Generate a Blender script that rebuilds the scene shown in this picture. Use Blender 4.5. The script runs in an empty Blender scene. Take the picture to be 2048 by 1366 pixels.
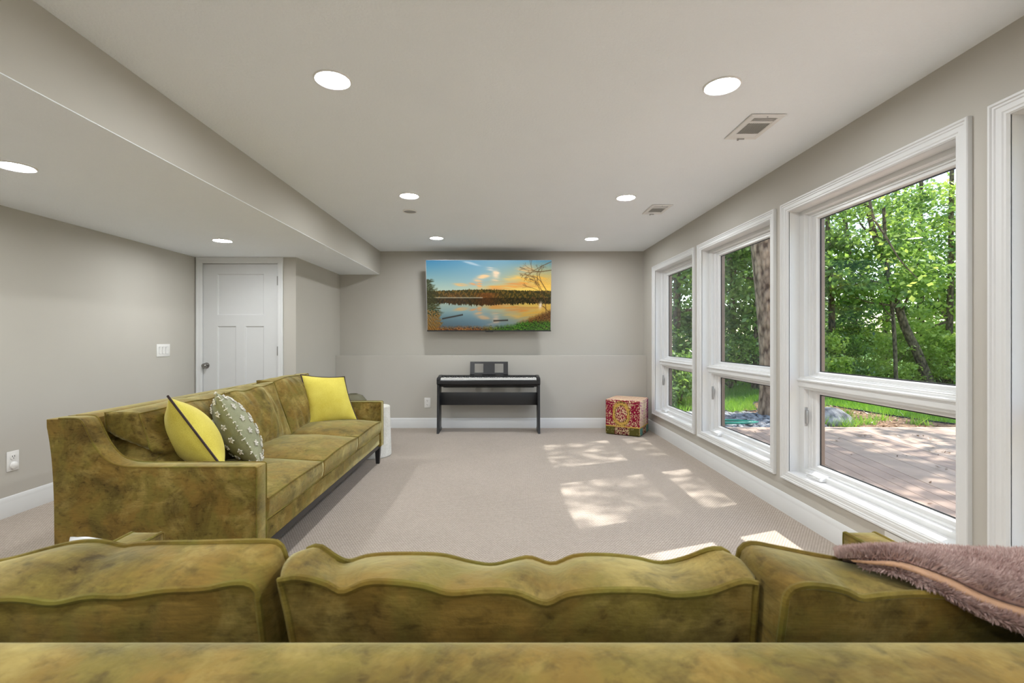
import bpy, bmesh, math, random
import numpy as np
from mathutils import Vector, Matrix

rng = np.random.default_rng(7)
random.seed(7)
SC = bpy.context.scene
COL = SC.collection

# ------------------------------------------------------------------ camera
F = 950.0
CX, CY, CAMZ = 1003.0, 678.0, 1.205
cam_d = bpy.data.cameras.new('camera')
cam = bpy.data.objects.new('camera', cam_d)
COL.objects.link(cam)
cam.location = (0, 0, CAMZ)
cam.rotation_euler = (math.pi / 2, 0, 0)
cam_d.sensor_width = 36.0
cam_d.lens = F / 2048 * 36
cam_d.shift_x = (1024 - CX) / 2048
cam_d.shift_y = (CY - 683) / 2048
cam_d.clip_start = 0.02
cam_d.clip_end = 300
cam_d.dof.use_dof = True
cam_d.dof.focus_distance = 3.4
cam_d.dof.aperture_fstop = 7.0
SC.camera = cam

# ------------------------------------------------------------------ light
LAMP = 275.0
world = bpy.data.worlds.new('sky')
SC.world = world
world.use_nodes = True
wn = world.node_tree
wn.nodes.clear()
sky = wn.nodes.new('ShaderNodeTexSky')
sky.sky_type = 'NISHITA'
sky.sun_disc = False
sky.sun_elevation = math.radians(48)
sky.sun_rotation = math.radians(70)
sky.air_density = 1.0
sky.dust_density = 1.2
bg = wn.nodes.new('ShaderNodeBackground')
bg.inputs['Strength'].default_value = 0.46
wo = wn.nodes.new('ShaderNodeOutputWorld')
wn.links.new(sky.outputs[0], bg.inputs['Color'])
wn.links.new(bg.outputs[0], wo.inputs['Surface'])

sun_d = bpy.data.lights.new('sun', 'SUN')
sun_d.energy = 9.0
sun_d.angle = math.radians(0.6)
sun_d.color = (1.0, 0.97, 0.92)
sun = bpy.data.objects.new('sun', sun_d)
COL.objects.link(sun)
SUN_DIR = Vector((1.0, 0.37, 1.205)).normalized()
sun.rotation_euler = SUN_DIR.to_track_quat('Z', 'Y').to_euler()
sun.location = (12, 4, 14)

vs = SC.view_settings
vs.view_transform = 'Standard'
vs.look = 'None'
vs.exposure = 0.0
vs.gamma = 1.0
vs.use_curve_mapping = False

# ------------------------------------------------------------------ helpers
def px(x, y, Y):
    """pixel of the 2048x1366 photograph at depth Y -> point"""
    return (np.array([(x - CX) * Y / F, Y, CAMZ - (y - CY) * Y / F]))

def S(r, g, b):
    """sRGB 0..255 -> linear"""
    o = []
    for c in (r, g, b):
        c /= 255.0
        o.append(c / 12.92 if c <= 0.04045 else ((c + 0.055) / 1.055) ** 2.4)
    return tuple(o)

MATS = {}
def nodes_of(name):
    m = bpy.data.materials.new(name)
    m.use_nodes = True
    nt = m.node_tree
    bsdf = nt.nodes['Principled BSDF']
    MATS[name] = m
    return m, nt, bsdf

def N(nt, kind, **kw):
    n = nt.nodes.new(kind)
    for k, v in kw.items():
        setattr(n, k, v)
    return n

def plain(name, col, rough=0.5, metal=0.0, spec=0.5, sheen=0.0, emis=None, estr=0.0, var=0.03, scale=8.0, coat=0.0):
    m, nt, b = nodes_of(name)
    tc = N(nt, 'ShaderNodeTexCoord')
    no = N(nt, 'ShaderNodeTexNoise')
    no.inputs['Scale'].default_value = scale
    no.inputs['Detail'].default_value = 3
    nt.links.new(tc.outputs['Object'], no.inputs['Vector'])
    rp = N(nt, 'ShaderNodeValToRGB')
    c = np.array(col)
    rp.color_ramp.elements[0].position = 0.3
    rp.color_ramp.elements[1].position = 0.7
    rp.color_ramp.elements[0].color = (*(c * (1 - var)), 1)
    rp.color_ramp.elements[1].color = (*np.minimum(c * (1 + var), 1), 1)
    nt.links.new(no.outputs['Fac'], rp.inputs[0])
    nt.links.new(rp.outputs[0], b.inputs['Base Color'])
    b.inputs['Roughness'].default_value = rough
    b.inputs['Metallic'].default_value = metal
    b.inputs['Specular IOR Level'].default_value = spec
    b.inputs['Sheen Weight'].default_value = sheen
    b.inputs['Coat Weight'].default_value = coat
    if emis is not None:
        b.inputs['Emission Color'].default_value = (*emis, 1)
        b.inputs['Emission Strength'].default_value = estr
    return m

def bump(nt, b, height_socket, strength, dist):
    bp = N(nt, 'ShaderNodeBump')
    bp.inputs['Strength'].default_value = strength
    bp.inputs['Distance'].default_value = dist
    nt.links.new(height_socket, bp.inputs['Height'])
    nt.links.new(bp.outputs[0], b.inputs['Normal'])
    return bp

def rough_paint(name, col, scale, strength, dist, rough=0.85):
    m = plain(name, col, rough=rough, spec=0.25, var=0.015, scale=2.0)
    nt = m.node_tree
    b = nt.nodes['Principled BSDF']
    tc = N(nt, 'ShaderNodeTexCoord')
    no = N(nt, 'ShaderNodeTexNoise')
    no.inputs['Scale'].default_value = scale
    no.inputs['Detail'].default_value = 4
    no.inputs['Roughness'].default_value = 0.6
    nt.links.new(tc.outputs['Object'], no.inputs['Vector'])
    bump(nt, b, no.outputs['Fac'], strength, dist)
    return m

def ramp(nt, stops):
    rp = N(nt, 'ShaderNodeValToRGB')
    e = rp.color_ramp.elements
    while len(e) < len(stops):
        e.new(0.5)
    for i, (p, c) in enumerate(stops):
        e[i].position = p
        e[i].color = (*c, 1)
    return rp

def velvet(name, brown, green, dark, light, sheen=0.5):
    """crushed velvet: brown and green olive patches, streaky dark flecks, paler rubbed areas"""
    m, nt, b = nodes_of(name)
    tc = N(nt, 'ShaderNodeTexCoord')
    def noise(scale, detail, rough, dist=0.0, vec=None):
        n = N(nt, 'ShaderNodeTexNoise')
        n.inputs['Scale'].default_value = scale
        n.inputs['Detail'].default_value = detail
        n.inputs['Roughness'].default_value = rough
        n.inputs['Distortion'].default_value = dist
        nt.links.new(vec if vec is not None else tc.outputs['Object'], n.inputs['Vector'])
        return n.outputs['Fac']
    def sc(v):
        mp = N(nt, 'ShaderNodeMapping')
        mp.inputs['Scale'].default_value = v
        nt.links.new(tc.outputs['Object'], mp.inputs['Vector'])
        return mp.outputs[0]
    def mixc(fac, c1, c2, blend='MIX'):
        x = N(nt, 'ShaderNodeMix', data_type='RGBA', blend_type=blend)
        if hasattr(fac, 'default_value'): nt.links.new(fac, x.inputs[0])
        for k, c in ((6, c1), (7, c2)):
            if isinstance(c, tuple): x.inputs[k].default_value = (*c, 1)
            else: nt.links.new(c, x.inputs[k])
        return x.outputs[2]
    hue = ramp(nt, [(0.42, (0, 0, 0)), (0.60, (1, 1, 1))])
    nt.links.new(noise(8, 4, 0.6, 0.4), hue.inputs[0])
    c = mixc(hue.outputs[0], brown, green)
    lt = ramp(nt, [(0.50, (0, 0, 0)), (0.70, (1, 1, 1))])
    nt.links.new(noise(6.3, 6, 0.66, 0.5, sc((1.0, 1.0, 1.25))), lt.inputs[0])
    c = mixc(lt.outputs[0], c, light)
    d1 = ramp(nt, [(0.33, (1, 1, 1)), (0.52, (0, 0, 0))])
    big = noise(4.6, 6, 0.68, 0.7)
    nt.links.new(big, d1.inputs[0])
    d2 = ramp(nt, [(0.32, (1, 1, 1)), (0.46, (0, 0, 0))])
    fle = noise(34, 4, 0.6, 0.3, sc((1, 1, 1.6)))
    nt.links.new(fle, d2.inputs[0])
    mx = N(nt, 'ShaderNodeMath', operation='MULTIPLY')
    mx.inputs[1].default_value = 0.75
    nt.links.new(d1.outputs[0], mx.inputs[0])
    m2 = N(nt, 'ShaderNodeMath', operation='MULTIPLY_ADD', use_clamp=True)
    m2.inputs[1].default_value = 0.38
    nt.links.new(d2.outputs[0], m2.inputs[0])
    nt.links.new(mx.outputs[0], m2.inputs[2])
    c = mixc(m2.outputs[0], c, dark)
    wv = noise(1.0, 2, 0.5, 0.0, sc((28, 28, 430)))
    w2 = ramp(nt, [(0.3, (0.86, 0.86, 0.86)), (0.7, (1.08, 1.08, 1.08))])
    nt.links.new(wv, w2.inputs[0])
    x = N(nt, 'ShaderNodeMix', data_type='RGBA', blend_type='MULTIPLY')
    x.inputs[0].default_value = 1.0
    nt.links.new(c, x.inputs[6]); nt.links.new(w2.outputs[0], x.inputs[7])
    nt.links.new(x.outputs[2], b.inputs['Base Color'])
    b.inputs['Roughness'].default_value = 0.75
    b.inputs['Specular IOR Level'].default_value = 0.15
    b.inputs['Sheen Weight'].default_value = sheen
    b.inputs['Sheen Roughness'].default_value = 0.35
    b.inputs['Sheen Tint'].default_value = (0.82, 0.78, 0.44, 1)
    ad = N(nt, 'ShaderNodeMath', operation='ADD')
    nt.links.new(big, ad.inputs[0]); nt.links.new(fle, ad.inputs[1])
    bump(nt, b, ad.outputs[0], 0.15, 0.01)
    return m

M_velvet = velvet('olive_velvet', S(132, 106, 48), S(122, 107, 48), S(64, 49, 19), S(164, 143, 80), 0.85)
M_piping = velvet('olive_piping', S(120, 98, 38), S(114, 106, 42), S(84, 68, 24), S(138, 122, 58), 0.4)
M_wall = rough_paint('greige_wall_paint', (0.52, 0.495, 0.447), 220, 0.10, 0.002)
M_ceil = rough_paint('orange_peel_ceiling', (0.915, 0.955, 0.985), 75, 0.55, 0.006, 0.95)
M_trim = plain('white_trim_paint', (0.72, 0.725, 0.725), rough=0.35, var=0.01)
M_door = plain('white_door_paint', (0.64, 0.645, 0.645), rough=0.4, var=0.01)
M_vinyl = plain('white_window_vinyl', (0.75, 0.755, 0.755), rough=0.3, var=0.008)
M_gasket = plain('black_gasket', (0.02, 0.02, 0.022), rough=0.6)
M_plate = plain('white_plastic_plate', (0.82, 0.81, 0.79), rough=0.3, var=0.01)
M_slot = plain('dark_slot', (0.03, 0.03, 0.03), rough=0.7)
M_black = plain('black_lacquer', (0.014, 0.014, 0.016), rough=0.38, var=0.1)
M_blackm = plain('black_matt', (0.022, 0.022, 0.022), rough=0.6, var=0.1)
M_key = plain('ivory_key', (0.85, 0.85, 0.83), rough=0.2)
M_leg = plain('black_wood_leg', (0.018, 0.017, 0.018), rough=0.4)
M_nickel = plain('brushed_nickel', (0.33, 0.32, 0.31), rough=0.28, metal=1.0)
M_latch = plain('satin_grey_latch', (0.42, 0.42, 0.42), rough=0.35, metal=0.5)
M_lens = plain('lamp_lens', (0.9, 0.9, 0.9), emis=(0.955, 0.985, 1.0), estr=LAMP)
M_clad = plain('brown_window_cladding', S(104, 84, 68), rough=0.6)
M_duct = plain('grey_duct', (0.48, 0.48, 0.47), rough=0.8)
M_brown = plain('brown_cord', S(52, 34, 34), rough=0.8, sheen=0.3, var=0.2, scale=90)
M_white_cloth = plain('white_cotton', (0.8, 0.81, 0.83), rough=0.9, sheen=0.2)
M_tuft = plain('white_cotton_tuft', (0.80, 0.76, 0.69), rough=0.95, sheen=0.3, var=0.06, scale=120)
M_tan = plain('tan_satin_lining', S(176, 134, 100), rough=0.55, sheen=0.2, var=0.06, scale=25)
M_hose = plain('green_hose', (0.01, 0.30, 0.20), rough=0.35)
M_edging = plain('black_edging', (0.02, 0.02, 0.02), rough=0.7)

def cloth(name, c0, c1, scale=260, var_scale=7):
    m, nt, b = nodes_of(name)
    tc = N(nt, 'ShaderNodeTexCoord')
    n1 = N(nt, 'ShaderNodeTexNoise')
    n1.inputs['Scale'].default_value = var_scale
    n1.inputs['Detail'].default_value = 5
    n2 = N(nt, 'ShaderNodeTexNoise')
    n2.inputs['Scale'].default_value = scale
    n2.inputs['Detail'].default_value = 2
    nt.links.new(tc.outputs['Object'], n1.inputs['Vector'])
    nt.links.new(tc.outputs['Object'], n2.inputs['Vector'])
    ad = N(nt, 'ShaderNodeMath', operation='ADD')
    nt.links.new(n1.outputs['Fac'], ad.inputs[0])
    nt.links.new(n2.outputs['Fac'], ad.inputs[1])
    rp = ramp(nt, [(0.75 / 2 + 0.0, c0), (0.62, c1)])
    hf = N(nt, 'ShaderNodeMath', operation='MULTIPLY')
    hf.inputs[1].default_value = 0.5
    nt.links.new(ad.outputs[0], hf.inputs[0])
    nt.links.new(hf.outputs[0], rp.inputs[0])
    nt.links.new(rp.outputs[0], b.inputs['Base Color'])
    b.inputs['Roughness'].default_value = 0.9
    b.inputs['Specular IOR Level'].default_value = 0.2
    b.inputs['Sheen Weight'].default_value = 0.15
    bump(nt, b, n2.outputs['Fac'], 0.25, 0.002)
    return m

M_yellow = cloth('yellow_linen', S(206, 188, 74), S(226, 212, 100))
M_sage = cloth('sage_linen', S(136, 138, 108), S(160, 160, 130))
M_fur = cloth('mauve_plush', S(150, 116, 108), S(178, 148, 140), 160, 18)
M_furtip = cloth('mauve_plush_tip', S(166, 134, 126), S(206, 182, 174), 160, 18)
M_plaster = cloth('white_textured_drum', (0.66, 0.64, 0.58), (0.80, 0.78, 0.73), 60, 10)
M_smoke = plain('smoky_olive_glaze', S(104, 100, 80), rough=0.6, spec=0.3)

# carpet: looped pile in a fine woven grid
def carpet():
    m, nt, b = nodes_of('beige_loop_carpet')
    tc = N(nt, 'ShaderNodeTexCoord')
    mp = N(nt, 'ShaderNodeMapping')
    mp.inputs['Rotation'].default_value = (0, 0, math.radians(3))
    nt.links.new(tc.outputs['Object'], mp.inputs['Vector'])
    br = N(nt, 'ShaderNodeTexBrick')
    br.offset = 0.5
    br.inputs['Scale'].default_value = 1.0
    br.inputs['Brick Width'].default_value = 0.017
    br.inputs['Row Height'].default_value = 0.0125
    br.inputs['Mortar Size'].default_value = 0.0022
    br.inputs['Mortar Smooth'].default_value = 1.0
    br.inputs['Color1'].default_value = (1, 1, 1, 1)
    br.inputs['Color2'].default_value = (0.8, 0.8, 0.8, 1)
    br.inputs['Mortar'].default_value = (0, 0, 0, 1)
    nt.links.new(mp.outputs[0], br.inputs['Vector'])
    no = N(nt, 'ShaderNodeTexNoise')
    no.inputs['Scale'].default_value = 150
    no.inputs['Detail'].default_value = 3
    nt.links.new(tc.outputs['Object'], no.inputs['Vector'])
    n2 = N(nt, 'ShaderNodeTexNoise')
    n2.inputs['Scale'].default_value = 1.6
    n2.inputs['Detail'].default_value = 3
    nt.links.new(tc.outputs['Object'], n2.inputs['Vector'])
    mx = N(nt, 'ShaderNodeMath', operation='MULTIPLY_ADD')
    mx.inputs[1].default_value = 0.9
    nt.links.new(no.outputs['Fac'], mx.inputs[0])
    nt.links.new(br.outputs['Color'], mx.inputs[2])
    rp = ramp(nt, [(0.15, S(112, 100, 91)), (0.60, S(174, 160, 147)), (1.0, S(206, 194, 181))])
    dv = N(nt, 'ShaderNodeMath', operation='MULTIPLY')
    dv.inputs[1].default_value = 0.62
    nt.links.new(mx.outputs[0], dv.inputs[0])
    nt.links.new(dv.outputs[0], rp.inputs[0])
    mixc = N(nt, 'ShaderNodeMix', data_type='RGBA', blend_type='MULTIPLY')
    mixc.inputs['Factor'].default_value = 1.0
    r2 = ramp(nt, [(0.3, (0.93, 0.93, 0.93)), (0.7, (1, 1, 1))])
    nt.links.new(n2.outputs['Fac'], r2.inputs[0])
    nt.links.new(rp.outputs[0], mixc.inputs[6])
    nt.links.new(r2.outputs[0], mixc.inputs[7])
    nt.links.new(mixc.outputs[2], b.inputs['Base Color'])
    b.inputs['Roughness'].default_value = 0.97
    b.inputs['Specular IOR Level'].default_value = 0.1
    b.inputs['Sheen Weight'].default_value = 0.1
    bump(nt, b, mx.outputs[0], 0.6, 0.006)
    return m
M_carpet = carpet()

def glass():
    m, nt, b = nodes_of('window_glass')
    nt.nodes.remove(b)
    tr = N(nt, 'ShaderNodeBsdfTransparent')
    tr.inputs[0].default_value = (0.955, 0.97, 0.965, 1)
    gl = N(nt, 'ShaderNodeBsdfGlossy')
    gl.inputs['Roughness'].default_value = 0.0
    lw = N(nt, 'ShaderNodeLayerWeight')
    lw.inputs['Blend'].default_value = 0.5
    pw = N(nt, 'ShaderNodeMath', operation='POWER')
    pw.inputs[1].default_value = 5.0
    nt.links.new(lw.outputs['Facing'], pw.inputs[0])
    fr = N(nt, 'ShaderNodeMath', operation='MULTIPLY_ADD')
    fr.inputs[1].default_value = 0.94
    fr.inputs[2].default_value = 0.045
    nt.links.new(pw.outputs[0], fr.inputs[0])
    mx = N(nt, 'ShaderNodeMixShader')
    nt.links.new(fr.outputs[0], mx.inputs[0])
    nt.links.new(tr.outputs[0], mx.inputs[1])
    nt.links.new(gl.outputs[0], mx.inputs[2])
    out = nt.nodes['Material Output']
    nt.links.new(mx.outputs[0], out.inputs['Surface'])
    return m
M_glass = glass()

def attr_mat(name, attr, rough, emit=0.0, base=1.0, sheen=0.0, spec=0.4):
    m, nt, b = nodes_of(name)
    at = N(nt, 'ShaderNodeAttribute', attribute_name=attr)
    if emit:
        b.inputs['Base Color'].default_value = (0.01, 0.01, 0.01, 1)
        nt.links.new(at.outputs['Color'], b.inputs['Emission Color'])
        b.inputs['Emission Strength'].default_value = emit
    else:
        nt.links.new(at.outputs['Color'], b.inputs['Base Color'])
    b.inputs['Roughness'].default_value = rough
    b.inputs['Specular IOR Level'].default_value = spec
    b.inputs['Sheen Weight'].default_value = sheen
    return m
M_screen = attr_mat('lit_screen', 'pic', 0.12, emit=0.95)
M_kilim = attr_mat('kilim_weave', 'pic', 0.95, spec=0.1)

def leafmat(name, dark, light, trans=0.5):
    m, nt, b = nodes_of(name)
    nt.nodes.remove(b)
    at = N(nt, 'ShaderNodeAttribute', attribute_name='tint')
    rp = ramp(nt, [(0.0, dark), (1.0, light)])
    nt.links.new(at.outputs['Fac'], rp.inputs[0])
    d = N(nt, 'ShaderNodeBsdfDiffuse')
    t = N(nt, 'ShaderNodeBsdfTranslucent')
    g = N(nt, 'ShaderNodeBsdfGlossy')
    g.inputs['Roughness'].default_value = 0.35
    g.inputs['Color'].default_value = (0.9, 0.95, 0.9, 1)
    nt.links.new(rp.outputs[0], d.inputs['Color'])
    nt.links.new(rp.outputs[0], t.inputs['Color'])
    mx = N(nt, 'ShaderNodeMixShader')
    mx.inputs[0].default_value = trans
    nt.links.new(d.outputs[0], mx.inputs[1])
    nt.links.new(t.outputs[0], mx.inputs[2])
    m2 = N(nt, 'ShaderNodeMixShader')
    m2.inputs[0].default_value = 0.06
    nt.links.new(mx.outputs[0], m2.inputs[1])
    nt.links.new(g.outputs[0], m2.inputs[2])
    nt.links.new(m2.outputs[0], nt.nodes['Material Output'].inputs['Surface'])
    return m
M_leaf = leafmat('green_leaf', (0.09, 0.20, 0.035), (0.42, 0.60, 0.11))
M_leaf2 = leafmat('yellow_green_leaf', (0.34, 0.50, 0.06), (0.72, 0.84, 0.18), 0.5)
M_leaf3 = leafmat('dark_green_leaf', (0.06, 0.13, 0.03), (0.30, 0.44, 0.10))
M_grass = leafmat('grass_blade', (0.12, 0.28, 0.02), (0.38, 0.62, 0.07), 0.45)
M_straw = leafmat('dry_litter', S(94, 66, 46), S(168, 130, 96), 0.1)

def bark(name, c0, c1, sc):
    m, nt, b = nodes_of(name)
    tc = N(nt, 'ShaderNodeTexCoord')
    mp = N(nt, 'ShaderNodeMapping')
    mp.inputs['Scale'].default_value = (1, 1, 0.45)
    nt.links.new(tc.outputs['Object'], mp.inputs['Vector'])
    v = N(nt, 'ShaderNodeTexVoronoi', feature='F1')
    v.inputs['Scale'].default_value = sc
    nt.links.new(mp.outputs[0], v.inputs['Vector'])
    n = N(nt, 'ShaderNodeTexNoise')
    n.inputs['Scale'].default_value = sc * 1.4
    n.inputs['Detail'].default_value = 6
    nt.links.new(mp.outputs[0], n.inputs['Vector'])
    mu = N(nt, 'ShaderNodeMath', operation='MULTIPLY')
    nt.links.new(v.outputs['Distance'], mu.inputs[0])
    nt.links.new(n.outputs['Fac'], mu.inputs[1])
    rp = ramp(nt, [(0.08, c1), (0.42, c0)])
    nt.links.new(mu.outputs[0], rp.inputs[0])
    nt.links.new(rp.outputs[0], b.inputs['Base Color'])
    b.inputs['Roughness'].default_value = 0.95
    bump(nt, b, mu.outputs[0], 1.0, -0.05)
    return m
M_bark = bark('rough_brown_bark', S(96, 72, 56), S(190, 158, 130), 14)
M_bark2 = bark('grey_brown_bark', S(70, 58, 46), S(140, 120, 98), 18)
M_stone = bark('river_stone', S(112, 110, 110), S(188, 184, 180), 9)
M_pebble = bark('grey_pebble', S(112, 110, 112), S(186, 184, 184), 12)
M_soil = bark('mulch_soil', S(112, 82, 60), S(176, 140, 108), 16)
M_lawn = bark('lawn_ground', S(58, 92, 24), S(106, 150, 40), 9)
M_plank = []
for i, c in enumerate([(186, 160, 140), (178, 151, 133), (193, 167, 147)]):
    m = plain('weathered_deck_plank_%d' % i, S(*c), rough=0.8, var=0.12, scale=3.0)
    M_plank.append(m)

# ------------------------------------------------------------------ object helpers
def link(o):
    COL.objects.link(o)
    return o

def thing(name, label, cat, loc=(0, 0, 0), rotz=0.0, group=None, kind=None):
    o = link(bpy.data.objects.new(name, None))
    o.empty_display_size = 0.1
    o.location = loc
    o.rotation_euler = (0, 0, rotz)
    if label: o['label'] = label
    if cat: o['category'] = cat
    if group: o['group'] = group
    if kind: o['kind'] = kind
    o['_m'] = 0
    del o['_m']
    ROOTM[o.name] = Matrix.Translation(loc) @ Matrix.Rotation(rotz, 4, 'Z')
    return o
ROOTM = {}

def tag(o, label=None, cat=None, group=None, kind=None):
    if label: o['label'] = label
    if cat: o['category'] = cat
    if group: o['group'] = group
    if kind: o['kind'] = kind
    return o

def rootmat(p):
    while p.parent is not None:
        p = p.parent
    return ROOTM.get(p.name, Matrix.Identity(4))

def part(name, VF, mat, parent=None, world=False, smooth=True, origin=None, auto=True):
    V, Fc = VF[0], VF[1]
    V = np.asarray(V, dtype=float).reshape(-1, 3)
    if world and parent is not None:
        inv = np.array(rootmat(parent).inverted())
        V = V @ inv[:3, :3].T + inv[:3, 3]
    if origin is not None:
        V = V - np.array(origin)
    me = bpy.data.meshes.new(name)
    if isinstance(Fc, np.ndarray) and Fc.ndim == 2:
        n, k = Fc.shape
        me.vertices.add(len(V))
        me.vertices.foreach_set('co', V.ravel())
        me.loops.add(n * k)
        me.loops.foreach_set('vertex_index', Fc.ravel().astype(np.int32))
        me.polygons.add(n)
        me.polygons.foreach_set('loop_start', np.arange(0, n * k, k, dtype=np.int32))
        me.update(calc_edges=True)
    else:
        me.from_pydata(V.tolist(), [], [list(map(int, f)) for f in Fc])
    if smooth:
        me.polygons.foreach_set('use_smooth', np.ones(len(me.polygons), dtype=bool))
        if auto:
            me.set_sharp_from_angle(angle=math.radians(40))
    me.materials.append(mat)
    o = link(bpy.data.objects.new(name, me))
    if parent is not None:
        o.parent = parent
    if origin is not None:
        o.location = origin
    return o

def join(lst):
    V, Fc, k = [], [], 0
    for v, f in lst:
        v = np.asarray(v, dtype=float).reshape(-1, 3)
        V.append(v)
        Fc += [[int(i) + k for i in q] for q in f]
        k += len(v)
    return np.vstack(V), Fc

def box(x0, x1, y0, y1, z0, z1, bev=0.0, seg=2):
    x0, x1 = min(x0, x1), max(x0, x1)
    y0, y1 = min(y0, y1), max(y0, y1)
    z0, z1 = min(z0, z1), max(z0, z1)
    if bev <= 0:
        V = [(x, y, z) for z in (z0, z1) for y in (y0, y1) for x in (x0, x1)]
        return np.array(V), [(0, 2, 3, 1), (4, 5, 7, 6), (0, 1, 5, 4), (2, 6, 7, 3), (0, 4, 6, 2), (1, 3, 7, 5)]
    bm = bmesh.new()
    bmesh.ops.create_cube(bm, size=1.0)
    for v in bm.verts:
        v.co = Vector(((x0 + x1) / 2 + v.co.x * (x1 - x0), (y0 + y1) / 2 + v.co.y * (y1 - y0), (z0 + z1) / 2 + v.co.z * (z1 - z0)))
    bmesh.ops.bevel(bm, geom=bm.edges[:], offset=bev, segments=seg, profile=0.5, affect='EDGES')
    bm.verts.ensure_lookup_table()
    bm.verts.index_update()
    V = np.array([v.co[:] for v in bm.verts])
    Fc = [[v.index for v in f.verts] for f in bm.faces]
    bm.free()
    return V, Fc

def prism(pts, a0, a1, axis='x', bev=0.0):
    """pts 2D polygon; extruded along axis from a0 to a1.  axis x: pts=(y,z); y: pts=(x,z); z: pts=(x,y)"""
    def mk(p, a):
        if axis == 'x': return (a, p[0], p[1])
        if axis == 'y': return (p[0], a, p[1])
        return (p[0], p[1], a)
    n = len(pts)
    V = [mk(p, a0) for p in pts] + [mk(p, a1) for p in pts]
    Fc = [list(range(n))[::-1], list(range(n, 2 * n))] + [[i, (i + 1) % n, n + (i + 1) % n, n + i] for i in range(n)]
    bm = bmesh.new()
    vv = [bm.verts.new(v) for v in V]
    for f in Fc:
        bm.faces.new([vv[i] for i in f])
    bmesh.ops.recalc_face_normals(bm, faces=bm.faces[:])
    if bev > 0:
        caps = [f for f in bm.faces if len(f.verts) == n]
        ed = set()
        for f in caps:
            ed.update(f.edges)
        bmesh.ops.bevel(bm, geom=list(ed), offset=bev, segments=2, profile=0.5, affect='EDGES')
    bm.verts.index_update()
    V = np.array([v.co[:] for v in bm.verts])
    Fc = [[v.index for v in f.verts] for f in bm.faces]
    bm.free()
    return V, Fc

def tube(P, r, n=8, closed=False, caps=True):
    P = np.asarray(P, dtype=float)
    m = len(P)
    r = np.broadcast_to(np.asarray(r, dtype=float), (m,))
    if closed:
        T = np.roll(P, -1, 0) - np.roll(P, 1, 0)
    else:
        T = np.gradient(P, axis=0)
    T /= np.linalg.norm(T, axis=1)[:, None] + 1e-12
    up = np.array([0.0, 0.0, 1.0]) if abs(T[0][2]) < 0.9 else np.array([1.0, 0, 0])
    Nv = np.cross(T[0], up); Nv /= np.linalg.norm(Nv)
    V = []
    for i in range(m):
        Nv = Nv - T[i] * np.dot(Nv, T[i])
        Nv /= np.linalg.norm(Nv) + 1e-12
        B = np.cross(T[i], Nv)
        a = np.linspace(0, 2 * np.pi, n, endpoint=False)
        V.append(P[i] + r[i] * (np.cos(a)[:, None] * Nv + np.sin(a)[:, None] * B))
    V = np.vstack(V)
    Fc = []
    for i in range(m if closed else m - 1):
        j = (i + 1) % m
        for k in range(n):
            l = (k + 1) % n
            Fc.append([i * n + k, i * n + l, j * n + l, j * n + k])
    if caps and not closed:
        Fc.append(list(range(n))[::-1])
        Fc.append([(m - 1) * n + k for k in range(n)])
    return V, Fc

def lathe(prof, n=32, c=(0, 0, 0), axis='z'):
    V, Fc = [], []
    for (r, h) in prof:
        for k in range(n):
            a = 2 * math.pi * k / n
            p = (r * math.cos(a), r * math.sin(a), h)
            if axis == 'y': p = (p[0], p[2], p[1])
            if axis == 'x': p = (p[2], p[0], p[1])
            V.append((p[0] + c[0], p[1] + c[1], p[2] + c[2]))
    for i in range(len(prof) - 1):
        for k in range(n):
            l = (k + 1) % n
            Fc.append([i * n + k, i * n + l, (i + 1) * n + l, (i + 1) * n + k])
    return np.array(V), Fc

def smooth_curve(ctrl, n, closed=False):
    """Catmull-Rom through control points, n samples, uniform in chord length"""
    P = np.asarray(ctrl, dtype=float)
    if closed:
        P = np.vstack([P[-1], P, P[0], P[1]])
    else:
        P = np.vstack([2 * P[0] - P[1], P, 2 * P[-1] - P[-2]])
    out = []
    for i in range(1, len(P) - 2):
        p0, p1, p2, p3 = P[i - 1:i + 3]
        t = np.linspace(0, 1, 24, endpoint=False)[:, None]
        out.append(0.5 * (2 * p1 + (p2 - p0) * t + (2 * p0 - 5 * p1 + 4 * p2 - p3) * t ** 2 + (3 * p1 - p0 - 3 * p2 + p3) * t ** 3))
    out = np.vstack(out + [P[-2][None]])
    d = np.concatenate([[0], np.cumsum(np.linalg.norm(np.diff(out, axis=0), axis=1))])
    s = np.linspace(0, d[-1], n, endpoint=not closed)
    return np.stack([np.interp(s, d, out[:, k]) for k in range(out.shape[1])], axis=1)

def coons(top, bot, left, right):
    """edges: top/bot run left->right (n), left/right run top->bottom (m). returns (m,n,3)"""
    n, m = len(top), len(left)
    u = np.linspace(0, 1, n)[None, :, None]
    v = np.linspace(0, 1, m)[:, None, None]
    A = (1 - v) * top[None] + v * bot[None]
    B = (1 - u) * left[:, None] + u * right[:, None]
    C = (1 - u) * (1 - v) * top[0] + u * (1 - v) * top[-1] + (1 - u) * v * bot[0] + u * v * bot[-1]
    return A + B - C

def grid_faces(m, n, off=0, flip=False):
    i, j = np.meshgrid(np.arange(m - 1), np.arange(n - 1), indexing='ij')
    a = (i * n + j).ravel() + off
    f = np.stack([a, a + n, a + n + 1, a + 1], axis=1)
    return f[:, ::-1] if flip else f

def fourier(P, scale, terms=10, seed=0):
    r = np.random.default_rng(seed)
    k = r.normal(size=(terms, 3)) * scale
    ph = r.uniform(0, 2 * np.pi, terms)
    return np.sin(P @ k.T + ph).mean(axis=-1) * 1.6

def normals_of(G):
    du = np.gradient(G, axis=1)
    dv = np.gradient(G, axis=0)
    n = np.cross(dv, du)
    return n / (np.linalg.norm(n, axis=2)[..., None] + 1e-12)

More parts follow.
